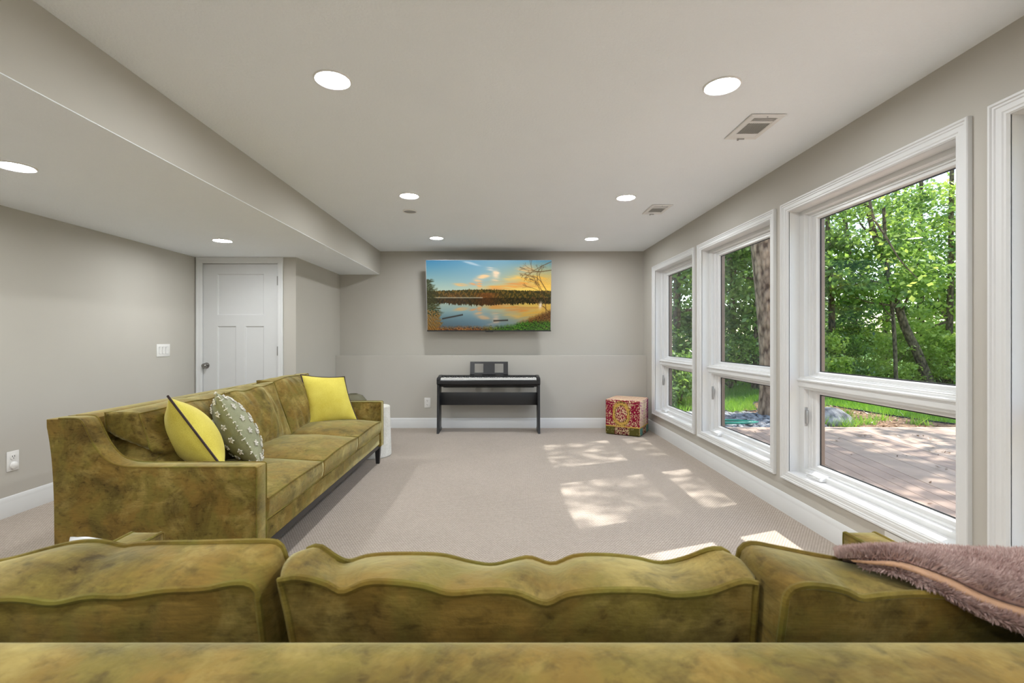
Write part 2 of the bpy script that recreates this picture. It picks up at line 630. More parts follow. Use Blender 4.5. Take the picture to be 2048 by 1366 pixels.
# a box cushion made of two piped rims, bulged faces and a soft boxing strip
def box_cushion(name, fr, bk, parent, mat, pmat, bulge=(0.03, 0.03), gus=0.015, wr=0.004, wscale=14, seed=0, n=40, m=24, pr=0.006, label=None, crease=None):
    """fr, bk: dict top,bot,left,right control lists (world).  front normal = away from bk"""
    def mk(d):
        t = smooth_curve(d['top'], n); b_ = smooth_curve(d['bot'], n)
        l = smooth_curve(d['left'], m); r = smooth_curve(d['right'], m)
        return t, b_, l, r
    E1, E2 = mk(fr), mk(bk)
    G1, G2 = coons(*E1), coons(*E2)
    u = np.linspace(-1, 1, n)[None]; v = np.linspace(-1, 1, m)[:, None]
    bl = (np.clip(1 - np.abs(u) ** 2.6, 0, 1) ** 0.75) * (np.clip(1 - np.abs(v) ** 2.6, 0, 1) ** 0.75)
    c1, c2 = G1.mean((0, 1)), G2.mean((0, 1))
    d0 = c1 - c2
    out = []
    for G, sg, bg_ in ((G1, 1, bulge[0]), (G2, -1, bulge[1])):
        nn = normals_of(G)
        if (nn.mean((0, 1)) @ d0) * sg < 0:
            nn = -nn
        w = fourier(G, wscale, 12, seed + 3) * wr + fourier(G * np.array([2.2, 2.2, 0.7]), wscale * 1.6, 10, seed + 9) * wr * 0.6
        out.append(G + nn * (bl * bg_ + w * np.clip(bl * 2, 0, 1))[..., None])
    V = [out[0].reshape(-1, 3), out[1].reshape(-1, 3)]
    Fc = []
    fl = np.cross(G1[0, -1] - G1[0, 0], G1[-1, 0] - G1[0, 0]) @ d0
    f1 = grid_faces(m, n, 0, flip=fl > 0)
    f2 = grid_faces(m, n, m * n, flip=fl < 0)
    Fc += f1.tolist() + f2.tolist()
    # boxing strip
    def loop(G):
        return np.vstack([G[0, :-1], G[:-1, -1], G[-1, :0:-1], G[:0:-1, 0]])
    L1, L2 = loop(out[0]), loop(out[1])
    K = len(L1)
    cen = (L1.mean(0) + L2.mean(0)) / 2
    rows = []
    ks = np.linspace(0, 1, 7)
    dd = d0 / np.linalg.norm(d0)
    for k in ks:
        P = L1 * (1 - k) + L2 * k
        o = P - cen
        o = o - (o @ dd)[:, None] * dd
        o /= np.linalg.norm(o, axis=1)[:, None] + 1e-9
        P = P + o * (gus * 4 * k * (1 - k) + (wr * fourier(P, wscale * 1.2, 10, seed + 5) * 4 * k * (1 - k)))[:, None] if np.ndim(gus) == 0 else P
        rows.append(P)
    off = 2 * m * n
    V += rows
    R = len(ks)
    for i in range(R - 1):
        for k in range(K):
            l = (k + 1) % K
            q = [off + i * K + k, off + i * K + l, off + (i + 1) * K + l, off + (i + 1) * K + k]
            Fc.append(q if fl > 0 else q[::-1])
    V = np.vstack(V)
    if crease is not None:
        V = crease(V)
        L1 = crease(L1); L2 = crease(L2)
    o = part(name, (V, Fc), mat, parent, world=True, auto=False)
    if label: o['label'] = label
    for L in (L1, L2):
        part('piping', tube(L, pr, 7, closed=True), pmat, o, world=True)
    return o

def pillow(corners, t, mat, parent, pipe=None, pr=0.006, pinch=0.035, wr=0.004, seed=0, n=36, name='cover', asym=(0.5, 0.5), rc=0.0):
    TL, TR, BR, BL = [np.array(c, float) for c in corners]
    c = (TL + TR + BR + BL) / 4
    def edge(a, b, num):
        s = np.linspace(0, 1, num)[:, None]
        p = a * (1 - s) + b * s
        mid = (a + b) / 2
        inw = c - mid; inw /= np.linalg.norm(inw)
        return p + inw * pinch * (np.sin(np.pi * s) ** 0.8)
    top, bot, left, right = edge(TL, TR, n), edge(BL, BR, n), edge(TL, BL, n), edge(TR, BR, n)
    G = coons(top, bot, left, right)
    if rc:
        uu, vv = np.meshgrid(np.linspace(-1, 1, n), np.linspace(-1, 1, n))
        su, sv = uu * np.sqrt(1 - rc * vv ** 2 / 2), vv * np.sqrt(1 - rc * uu ** 2 / 2)
        su, sv = ((su + 1) / 2)[..., None], ((sv + 1) / 2)[..., None]
        G = (TL * (1 - su) + TR * su) * (1 - sv) + (BL * (1 - su) + BR * su) * sv
    nn = np.cross(TR - TL, BL - TL); nn = -nn / np.linalg.norm(nn)     # faces out of the picture when TL,TR,BR,BL are clockwise seen from the front
    u = np.linspace(-1, 1, n)[None]; v = np.linspace(-1, 1, n)[:, None]
    bl = (1 - u ** 2) ** 0.62 * (1 - v ** 2) ** 0.62
    w = fourier(G, 16, 12, seed) * wr
    edgew = np.exp(-((1 - np.abs(u)) / 0.25) ** 2) * np.sin(np.linspace(0, 1, n)[:, None] * 40 + seed) + np.exp(-((1 - np.abs(v)) / 0.25) ** 2) * np.sin(np.linspace(0, 1, n)[None] * 36 + seed)
    h = bl * t + (w + 0.35 * wr * edgew) * np.minimum(1, bl * 3)
    A = G + nn * (h * asym[0])[..., None]
    B = G - nn * (h * asym[1])[..., None]
    V = np.vstack([A.reshape(-1, 3), B.reshape(-1, 3)])
    Fc = grid_faces(n, n, 0).tolist() + grid_faces(n, n, n * n, flip=True).tolist()
    bm_f = Fc
    o = part(name, (V, bm_f), mat, parent, world=True, auto=False)
    if pipe is not None:
        L = np.vstack([G[0, :-1], G[:-1, -1], G[-1, :0:-1], G[:0:-1, 0]])
        part('piping', tube(L, pr, 7, closed=True), pipe, parent, world=True)
    return o, A, B, nn

def copy_tree(o, parent=None, **kw):
    c = link(o.copy())
    if parent is not None:
        c.parent = parent
    for ch in list(o.children):
        copy_tree(ch, c)
    return c

# ------------------------------------------------------------------ room shell
XR, YB, YL, HC, XL, XN, YD, ZS, XS = 1.973, 6.62, 6.445, 2.427, -3.353, -2.252, 5.205, 2.105, -1.69
YBACK = -4.2
LEDGE = 0.981
def struct(name, VF, mat, label=None, smooth=False):
    o = part(name, VF, mat, smooth=smooth)
    o['kind'] = 'structure'
    if label: o['label'] = label
    return o

struct('floor', box(XL - 0.2, XR + 0.05, YBACK - 0.2, YB + 0.2, -0.12, 0.0), M_carpet, 'beige looped wall to wall carpet')
struct('ceiling', box(XL - 0.2, XR + 0.24, YBACK - 0.2, YB + 0.2, HC, HC + 0.15), M_ceil, 'pale grey orange-peel textured ceiling')
struct('soffit', join([box(XL, XS, YBACK, YB, ZS, HC - 0.001)]), M_wall, 'dropped greige soffit running along the left side')
# its underside is finished like the ceiling
struct('ceiling_soffit', box(XL, XS - 0.0005, YBACK, YB - 0.001, ZS - 0.004, ZS), M_ceil, 'textured underside of the dropped soffit')
struct('wall_back', box(XN - 0.1, XR + 0.2, YB, YB + 0.15, -0.1, HC), M_wall, 'greige upper far wall behind the television')
struct('wall_back_lower', box(XN, XR, YL, YB, 0, LEDGE, 0.004), M_wall, 'knee-high thicker lower section of the far wall with a ledge')
struct('wall_left', box(XL - 0.15, XL, YBACK, YD + 0.1, -0.1, ZS), M_wall, 'long greige wall on the left')
struct('wall_left_return', box(XN - 0.12, XN, YD + 0.1, YB + 0.05, -0.1, ZS), M_wall, 'short return wall between door and far wall')
struct('wall_behind', box(XL, XR + 0.1, YBACK - 0.15, YBACK, -0.1, HC), M_trim, 'unseen wall behind the viewpoint, made white to bounce light')  # unseen wall, its white chosen to brighten the ceiling by bounce
# door wall with opening
DX0, DX1, DZ1 = -3.273, -2.455, 2.028
struct('wall_door', join([box(XL, DX0 - 0.02, YD, YD + 0.1, -0.1, ZS), box(DX1 + 0.02, XN, YD, YD + 0.1, -0.1, ZS),
                          box(DX0 - 0.02, DX1 + 0.02, YD, YD + 0.1, DZ1 + 0.02, ZS)]), M_wall, 'greige wall holding the white door')
# right wall with window openings
WW, WP, W3Y = 1.34, 1.42, 1.99
WIN = [W3Y + 2 * WP, W3Y + WP, W3Y, W3Y - WP, W3Y - 2 * WP - 0.3]
WZ0, WZ1 = 0.235, 2.14
pieces = [box(XR, XR + 0.2, YBACK, YB, -0.3, WZ0 + 0.02), box(XR, XR + 0.2, YBACK, YB, WZ1 - 0.02, HC)]
ys = sorted(WIN)
prev = YBACK
for y in ys:
    pieces.append(box(XR, XR + 0.2, prev, y + 0.02, WZ0 + 0.02, WZ1 - 0.02))
    prev = y + WW - 0.02
pieces.append(box(XR, XR + 0.2, prev, YB, WZ0 + 0.02, WZ1 - 0.02))
struct('wall_right', join(pieces), M_wall, 'greige window wall on the right')

# baseboards
BP = [(0, 0), (0.016, 0), (0.016, 0.098), (0.0135, 0.103), (0.0145, 0.110), (0.0085, 0.122), (0.007, 0.130), (0.003, 0.135), (0, 0.135)]
struct('baseboard_back', prism([(YL - a, z) for a, z in BP], XN, XR, 'x'), M_trim, smooth=True)
struct('baseboard_right', prism([(XR - a, z) for a, z in BP], YBACK, YL, 'y'), M_trim, smooth=True)
struct('baseboard_left', prism([(XL + a, z) for a, z in BP], YBACK, YD, 'y'), M_trim, smooth=True)
struct('baseboard_return', prism([(XN + a, z) for a, z in BP], YD, YL, 'y'), M_trim, smooth=True)
struct('baseboard_door', prism([(YD - a, z) for a, z in BP], DX1 + 0.09, XN, 'x'), M_trim, smooth=True)

# ------------------------------------------------------------------ windows
def ring(prof, y0, y1, z0, z1):
    """prof: (X, insY, insBottom, insTop)"""
    V, Fc = [], []
    for (x, a, b_, t) in prof:
        V += [(x, y0 + a, z0 + b_), (x, y1 - a, z0 + b_), (x, y1 - a, z1 - t), (x, y0 + a, z1 - t)]
    for i in range(len(prof) - 1):
        for k in range(4):
            l = (k + 1) % 4
            Fc.append([i * 4 + k, i * 4 + l, (i + 1) * 4 + l, (i + 1) * 4 + k])
    return np.array(V), Fc

def build_window():
    """local origin at (XR, near edge, 0)"""
    t = thing('window_1', None, None, (0, 0, 0), kind='structure')
    y0, y1 = 0.0, WW
    cas = [(0.0, 0, 0, 0), (-0.019, 0, 0, 0), (-0.023, 0.003, 0.003, 0.003), (-0.023, 0.011, 0.011, 0.011), (-0.017, 0.015, 0.015, 0.015),
           (-0.017, 0.022, 0.022, 0.022), (-0.013, 0.026, 0.026, 0.026), (-0.013, 0.048, 0.042, 0.045), (-0.010, 0.053, 0.046, 0.05),
           (-0.010, 0.062, 0.054, 0.058), (-0.006, 0.066, 0.058, 0.061), (-0.003, 0.070, 0.062, 0.064), (0.004, 0.070, 0.062, 0.064)]
    part('casing', ring(cas, y0, y1, WZ0, WZ1), M_trim, t, smooth=False)
    jamb = [(0.0, 0.070, 0.060, 0.065), (0.075, 0.070, 0.065, 0.067), (0.19, 0.070, 0.065, 0.067)]
    part('jamb', ring(jamb, y0, y1, WZ0, WZ1), M_vinyl, t, smooth=False)
    yo0, yo1 = y0 + 0.070, y1 - 0.070
    zb, zm0, zm1, zt = WZ0 + 0.065, 0.873, 0.948, WZ1 - 0.067
    up = [(0.072, 0.0, 0.0, 0.0), (0.072, 0.049, 0.005, 0.026), (0.074, 0.05, 0.006, 0.027), (0.101, 0.05, 0.006, 0.030), (0.101, 0.058, 0.010, 0.033), (0.107, 0.062, 0.013, 0.036),
          (0.107, 0.080, 0.016, 0.046), (0.116, 0.081, 0.018, 0.048), (0.116, 0.108, 0.034, 0.064), (0.122, 0.113, 0.037, 0.068), (0.135, 0.117, 0.039, 0.072)]
    part('upper_frame', ring(up, yo0, yo1, zm1, zt), M_vinyl, t, smooth=False)
    ext = [(0.139, 0.117, 0.039, 0.072), (0.165, 0.105, 0.030, 0.060), (0.185, 0.09, 0.02, 0.05), (0.185, 0.0, 0.0, 0.0)]
    part('exterior_frame', join([ring(ext, yo0, yo1, zm1, zt), ring([(0.139, 0.117, 0.070, 0.036), (0.185, 0.09, 0.05, 0.02), (0.185, 0, 0, 0)], yo0, yo1, zb, zm0)]), M_clad, t)
    lo = [(0.072, 0.0, 0.0, 0.0), (0.072, 0.049, 0.027, 0.004), (0.101, 0.05, 0.030, 0.006), (0.101, 0.056, 0.034, 0.010), (0.107, 0.060, 0.040, 0.014),
          (0.107, 0.078, 0.041, 0.015), (0.112, 0.080, 0.043, 0.016), (0.112, 0.108, 0.062, 0.030), (0.118, 0.113, 0.066, 0.033), (0.135, 0.117, 0.070, 0.036)]
    part('lower_sash', ring(lo, yo0, yo1, zb, zm0), M_vinyl, t, smooth=False)
    # mullion with bull nose between upper and lower light
    mp = [(0.185, zm0 - 0.003), (0.070, zm0 - 0.003), (0.070, zm0 + 0.006), (0.064, zm0 + 0.008), (0.062, zm0 + 0.012), (0.062, zm0 + 0.044), (0.058, zm0 + 0.046),
          (0.052, zm0 + 0.051), (0.052, zm0 + 0.058), (0.058, zm0 + 0.063), (0.068, zm0 + 0.064), (0.070, zm0 + 0.072), (0.074, zm1 + 0.003), (0.185, zm1 + 0.003)]
    part('mullion', prism(mp, yo0 - 0.001, yo1 + 0.001, 'y'), M_vinyl, t, smooth=False)
    gk = [(0.136, -0.004), (0.139, 0.004)]
    def gasket(a0, a1, b0, b1):
        return ring([(0.134, 0.0, 0.0, 0.0), (0.134, 0.008, 0.006, 0.006), (0.139, 0.008, 0.006, 0.006)], a0, a1, b0, b1)
    U = (yo0 + 0.117, yo1 - 0.117, zm1 + 0.039, zt - 0.072)
    L = (yo0 + 0.117, yo1 - 0.117, zb + 0.070, zm0 - 0.036)
    for q in (U, L):
        part('gasket', gasket(*q), M_gasket, t)
        # single sheet of glass
        part('pane', (np.array([(0.137, q[0], q[2]), (0.137, q[1], q[2]), (0.137, q[1], q[3]), (0.137, q[0], q[3])]), [(0, 1, 2, 3)]), M_glass, t)
    # lock lever on the far jamb, folding crank on the sill
    lk = part('lock_plate', box(0.076, 0.098, y1 - 0.1205, y1 - 0.113, 0.615, 0.745, 0.003), M_latch, t)
    part('lock_lever', prism([(0.078, 0.725), (0.094, 0.725), (0.096, 0.68), (0.092, 0.635), (0.080, 0.635)], y1 - 0.136, y1 - 0.120, 'y', 0.003), M_latch, lk)
    cr = part('crank_cover', prism([(0.040, 0.300), (0.100, 0.300), (0.100, 0.335), (0.085, 0.335), (0.060, 0.325), (0.040, 0.312)], y1 - 0.34, y1 - 0.19, 'y', 0.006), M_vinyl, t)
    part('crank_handle', tube([(0.045, y1 - 0.32, 0.318), (0.042, y1 - 0.27, 0.322), (0.044, y1 - 0.225, 0.320), (0.036, y1 - 0.20, 0.322)], 0.005, 8), M_vinyl, cr)
    return t
W = build_window()
WL = ['white two-light window furthest away, next to the patterned cube stool', 'white two-light window second from the far end, in front of the thick trunk',
      'white two-light window with the leaning trunk and boulder outside', 'white two-light window cut by the picture edge beside the blanket',
      'added unseen two-light window behind the viewpoint']  # last window is out of view, added to let in more sky light
W.location = (XR, WIN[0], 0)
W['label'] = WL[0]
for i in range(1, 5):
    c = copy_tree(W)
    c.name = 'window_%d' % (i + 1)
    c.location = (XR, WIN[i], 0)
    c['label'] = WL[i]

# ------------------------------------------------------------------ door
d = thing('door_1', 'white three-panel interior door with dark knob', None, (0, 0, 0), kind='structure')
def stile(x0, x1, z0, z1):
    return box(x0, x1, YD + 0.012, YD + 0.050, z0, z1)
k = 5.215 / F
pxs = lambda x: (x - CX) * 5.217 / F
pzs = lambda y: CAMZ - (y - CY) * 5.217 / F
xa, xb, xc, xd_, xe, xf = DX0, pxs(434.8), pxs(472), pxs(490.4), pxs(527.7), DX1
z_top, zu1, zu0, zl1, zl0 = DZ1, pzs(548), pzs(630), pzs(652.5), 0.27
part('slab', join([stile(xa, xb, 0.01, z_top), stile(xe, xf, 0.01, z_top), stile(xb, xe, zu1, z_top), stile(xb, xe, zl1, zu0),
                   stile(xb, xe, 0.01, zl0), stile(xc, xd_, zl0, zl1), ]), M_door, d, smooth=False)
for (x0, x1, z0, z1) in ((xb, xe, zu0, zu1), (xb, xc, zl0, zl1), (xd_, xe, zl0, zl1)):
    rr = [(0.0, 0, 0, 0), (0.010, 0.006, 0.006, 0.006), (0.012, 0.012, 0.012, 0.012)]
    V = []
    for (dx, a, b_, t_) in rr:
        V += [(x0 + a, YD + 0.012 + dx, z0 + b_), (x1 - a, YD + 0.012 + dx, z0 + b_), (x1 - a, YD + 0.012 + dx, z1 - t_), (x0 + a, YD + 0.012 + dx, z1 - t_)]
    Fc = [[i * 4 + q, i * 4 + (q + 1) % 4, (i + 1) * 4 + (q + 1) % 4, (i + 1) * 4 + q] for i in range(2) for q in range(4)] + [[8, 9, 10, 11]]
    part('panel', (np.array(V), Fc), M_door, d, smooth=False)
# casing with mitred profile (left, top, right)
cp = [(0, 0.0), (0, -0.018), (0.006, -0.020), (0.014, -0.020), (0.018, -0.015), (0.030, -0.013), (0.050, -0.011), (0.058, -0.008), (0.063, -0.006), (0.063, 0.012)]
cx0, cx1, cz1 = DX0 - 0.0672, DX1 + 0.066, DZ1 + 0.072
V, Fc = [], []
for (a, dy) in cp:
    V += [(cx0 + a, YD + dy, 0.0), (cx0 + a, YD + dy, cz1 - a), (cx1 - a, YD + dy, cz1 - a), (cx1 - a, YD + dy, 0.0)]
for i in range(len(cp) - 1):
    for q in range(3):
        Fc.append([i * 4 + q, i * 4 + q + 1, (i + 1) * 4 + q + 1, (i + 1) * 4 + q])
part('casing', (np.array(V), Fc), M_trim, d, smooth=False)
part('stop', join([box(DX0 - 0.02, DX0 - 0.004, YD, YD + 0.09, 0, DZ1), box(DX1 + 0.004, DX1 + 0.02, YD, YD + 0.09, 0, DZ1), box(DX0 - 0.02, DX1 + 0.02, YD, YD + 0.09, DZ1 + 0.004, DZ1 + 0.02)]), M_trim, d, smooth=False)
part('backing', box(DX0 - 0.02, DX1 + 0.02, YD + 0.07, YD + 0.09, 0, DZ1 + 0.02), M_slot, d, smooth=False)
kb = part('knob', lathe([(0.0, -0.062), (0.018, -0.060), (0.027, -0.050), (0.029, -0.040), (0.024, -0.030), (0.013, -0.024), (0.011, -0.010), (0.020, -0.006), (0.032, -0.003), (0.033, 0.0)],
                        24, (pxs(413), YD + 0.012, pzs(731)), 'y'), M_nickel, d)
kb['label'] = 'dark satin metal knob'
for zc in (pzs(562), pzs(702), 0.25):
    part('hinge', join([box(DX1 - 0.004, DX1 + 0.012, YD - 0.004, YD + 0.014, zc - 0.045, zc + 0.045, 0.002), tube([(DX1 + 0.003, YD - 0.006, zc - 0.05), (DX1 + 0.003, YD - 0.006, zc + 0.05)], 0.006, 8)]), M_nickel, d)

# ------------------------------------------------------------------ ceiling fittings
def lamp():
    t = thing('recessed_ceiling_light', 'x', 'ceiling light', (0, 0, 0), group='recessed round ceiling lights')
    part('trim_ring', lathe([(0.086, 0.0), (0.085, -0.005), (0.080, -0.007), (0.074, -0.005), (0.070, 0.001)], 40), M_plate, t)
    part('lens', (np.vstack([lathe([(0.071, -0.001)], 40)[0]]), [list(range(40))[::-1]]), M_lens, t)
    return t
L0 = lamp()
LP = [(-0.795, 2.237, HC, 'lit round ceiling light, largest at the left, above the three sofa cushions'),
      (1.063, 2.290, HC, 'lit round ceiling light above the nearest large window and air vent'),
      (-0.787, 4.052, HC, 'lit round ceiling light beside the small blank round ceiling cover'),
      (1.075, 4.100, HC, 'lit round ceiling light just left of the smaller far vent'),
      (-0.786, 5.747, HC, 'small far ceiling light above the left half of the television'),
      (1.097, 5.790, HC, 'small far ceiling light near the far right corner past the vents'),
      (-2.521, 2.464, ZS - 0.004, 'lit round light in the low soffit at the left picture edge'),
      (-2.536, 4.318, ZS - 0.004, 'lit round light in the low soffit in front of the door'),
      (-0.79, 0.45, HC, 'added unseen ceiling light overhead near the viewpoint, left one'),  # this and the following lights are unseen, added to brighten the room
      (1.07, 0.45, HC, 'added unseen ceiling light overhead near the viewpoint, right one'),
      (-0.79, -1.4, HC, 'added unseen ceiling light behind the viewpoint, left one'),
      (1.07, -1.4, HC, 'added unseen ceiling light behind the viewpoint, right one'),
      (-0.79, -3.1, HC, 'added unseen ceiling light furthest behind the viewpoint, left one'),
      (1.07, -3.1, HC, 'added unseen ceiling light furthest behind the viewpoint, right one'),
      (-2.53, 0.5, ZS - 0.004, 'added unseen light in the soffit beside the viewpoint'),
      (-2.53, -1.4, ZS - 0.004, 'added unseen light in the soffit behind the viewpoint')]
for i, (x, y, z, lb) in enumerate(LP):
    o = L0 if i == 0 else copy_tree(L0)
    o.location = (x, y, z)
    o['label'] = lb
    if z < HC: o['group'] = 'recessed soffit lights'

cv = thing('ceiling_cover', 'small grey round blank cover plate on the ceiling between two lights', 'cover plate', (-0.874, 4.535, HC))
part('rim', lathe([(0.068, 0.0), (0.067, -0.008), (0.060, -0.010), (0.057, -0.006)], 32), M_plate, cv)
part('disc', (lathe([(0.058, -0.005)], 32)[0], [list(range(32))[::-1]]), plain('grey_disc', (0.34, 0.34, 0.33), rough=0.8), cv)

def vent():
    t = thing('air_vent', 'x', 'vent', (0, 0, 0), group='ceiling air vents')
    w, l = 0.192, 0.32
    fr = [(0, -0.003), (0.004, -0.008), (0.030, -0.010), (0.034, -0.006)]
    V, Fc = [], []
    for (a, z) in fr:
        V += [(a, a, z), (w - a, a, z), (w - a, l - a, z), (a, l - a, z)]
    for i in range(3):
        for q in range(4):
            Fc.append([i * 4 + q, (i + 1) * 4 + q, (i + 1) * 4 + (q + 1) % 4, i * 4 + (q + 1) % 4])
    bars = [box(0.03, w - 0.03, 0.078, 0.096, -0.009, -0.005), box(0.03, w - 0.03, 0.235, 0.292, -0.009, -0.005)]
    part('frame', join([(np.array(V), Fc)] + bars), M_plate, t, smooth=False)
    part('duct', box(0.01, w - 0.01, 0.01, l - 0.01, -0.004, -0.001), M_duct, t, smooth=False)
    # lengthwise vanes and cross louvres
    vn = []
    for i in range(12):
        x = 0.036 + i * (w - 0.072) / 11
        vn.append(prism([(x - 0.003, -0.010), (x + 0.004, -0.004), (x + 0.0052, -0.005), (x - 0.0015, -0.011)], 0.096, 0.235, 'y'))
    for i in range(3):
        y = 0.042 + i * 0.013
        vn.append(prism([(y - 0.003, -0.010), (y + 0.004, -0.004), (y + 0.0055, -0.005), (y - 0.001, -0.011)], 0.03, w - 0.03, 'x'))
    o = part('vanes', join(vn), M_plate, t, smooth=False)
    o['kind'] = 'stuff'
    part('lever', join([box(0.07, 0.11, 0.296, 0.300, -0.016, -0.009), box(0.068, 0.076, 0.294, 0.302, -0.022, -0.009)]), M_latch, t)
    for y in (0.018, l - 0.012):
        part('screw', lathe([(0.004, -0.008), (0.004, -0.011), (0.0, -0.012)], 10, (w / 2, y, 0)), M_latch, t)
    return t
v1 = vent()
v1.location = (1.357, 2.575, HC)
v1['label'] = 'larger white slotted ceiling vent beside the right front ceiling light'
v2 = copy_tree(v1)
v2.location = (1.369, 4.312, HC)
v2['label'] = 'smaller far white ceiling vent near the window wall'

# ------------------------------------------------------------------ wall plates
def outlet(name, label, M, plug=True):
    """local: plate in XZ plane, face towards -Y, centre at origin"""
    t = thing(name, label, 'outlet', (0, 0, 0))
    t.matrix_world = M
    w, h = 0.082, 0.135
    p = part('plate', box(-w / 2, w / 2, -0.006, 0, -h / 2, h / 2, 0.003), M_plate, t)
    for zc in (0.027, -0.027):
        f = part('receptacle', lathe([(0.0, -0.0085), (0.020, -0.0085), (0.0215, -0.006)], 24, (0, 0, zc), 'y'), M_plate, t)
        if zc > 0 or not plug:
            part('slot', join([box(-0.009, -0.006, -0.0095, -0.008, zc, zc + 0.010), box(0.006, 0.009, -0.0095, -0.008, zc, zc + 0.010), lathe([(0.0, -0.0095), (0.003, -0.0093), (0.003, -0.008)], 10, (0, 0, zc - 0.008), 'y')]), M_slot, f, smooth=False)
    if plug:
        part('plug_cover', lathe([(0.0, -0.024), (0.016, -0.023), (0.024, -0.018), (0.025, -0.008)], 24, (0, 0, -0.030), 'y'), M_plate, t)
    return t
outlet('wall_outlet', 'white wall outlet with round plug cover low on the left wall', Matrix.Translation((XL, 3.256, 0.37)) @ Matrix.Rotation(math.radians(90), 4, 'Z'))
outlet('wall_outlet', 'white wall outlet on the far wall left of the piano', Matrix.Translation((-1.005, YL, 0.34)), plug=False)
outlet('wall_outlet', 'white sideways outlet under the large window by the sofa arm', Matrix.Translation((XR, 2.373, 0.182)) @ Matrix.Rotation(math.radians(-90), 4, 'Z') @ Matrix.Rotation(math.radians(90), 4, 'Y'), plug=False)
sw = thing('light_switch', 'white triple rocker light switch on the left wall near the door', 'light switch', (0, 0, 0))
sw.matrix_world = Matrix.Translation((XL, 4.705, 1.093)) @ Matrix.Rotation(math.radians(90), 4, 'Z')
part('plate', box(-0.092, 0.092, -0.006, 0, -0.062, 0.062, 0.003), M_plate, sw)
for i in (-1, 0, 1):
    part('rocker', prism([(-0.006, -0.034), (-0.009, -0.034), (-0.007, 0.0), (-0.012, 0.034), (-0.006, 0.034)], i * 0.046 - 0.0165, i * 0.046 + 0.0165, 'x'), M_plate, sw)
    part('gap', join([box(i * 0.046 - 0.0185, i * 0.046 + 0.0185, -0.0066, -0.0055, -0.036, 0.036)]), M_latch, sw, smooth=False)

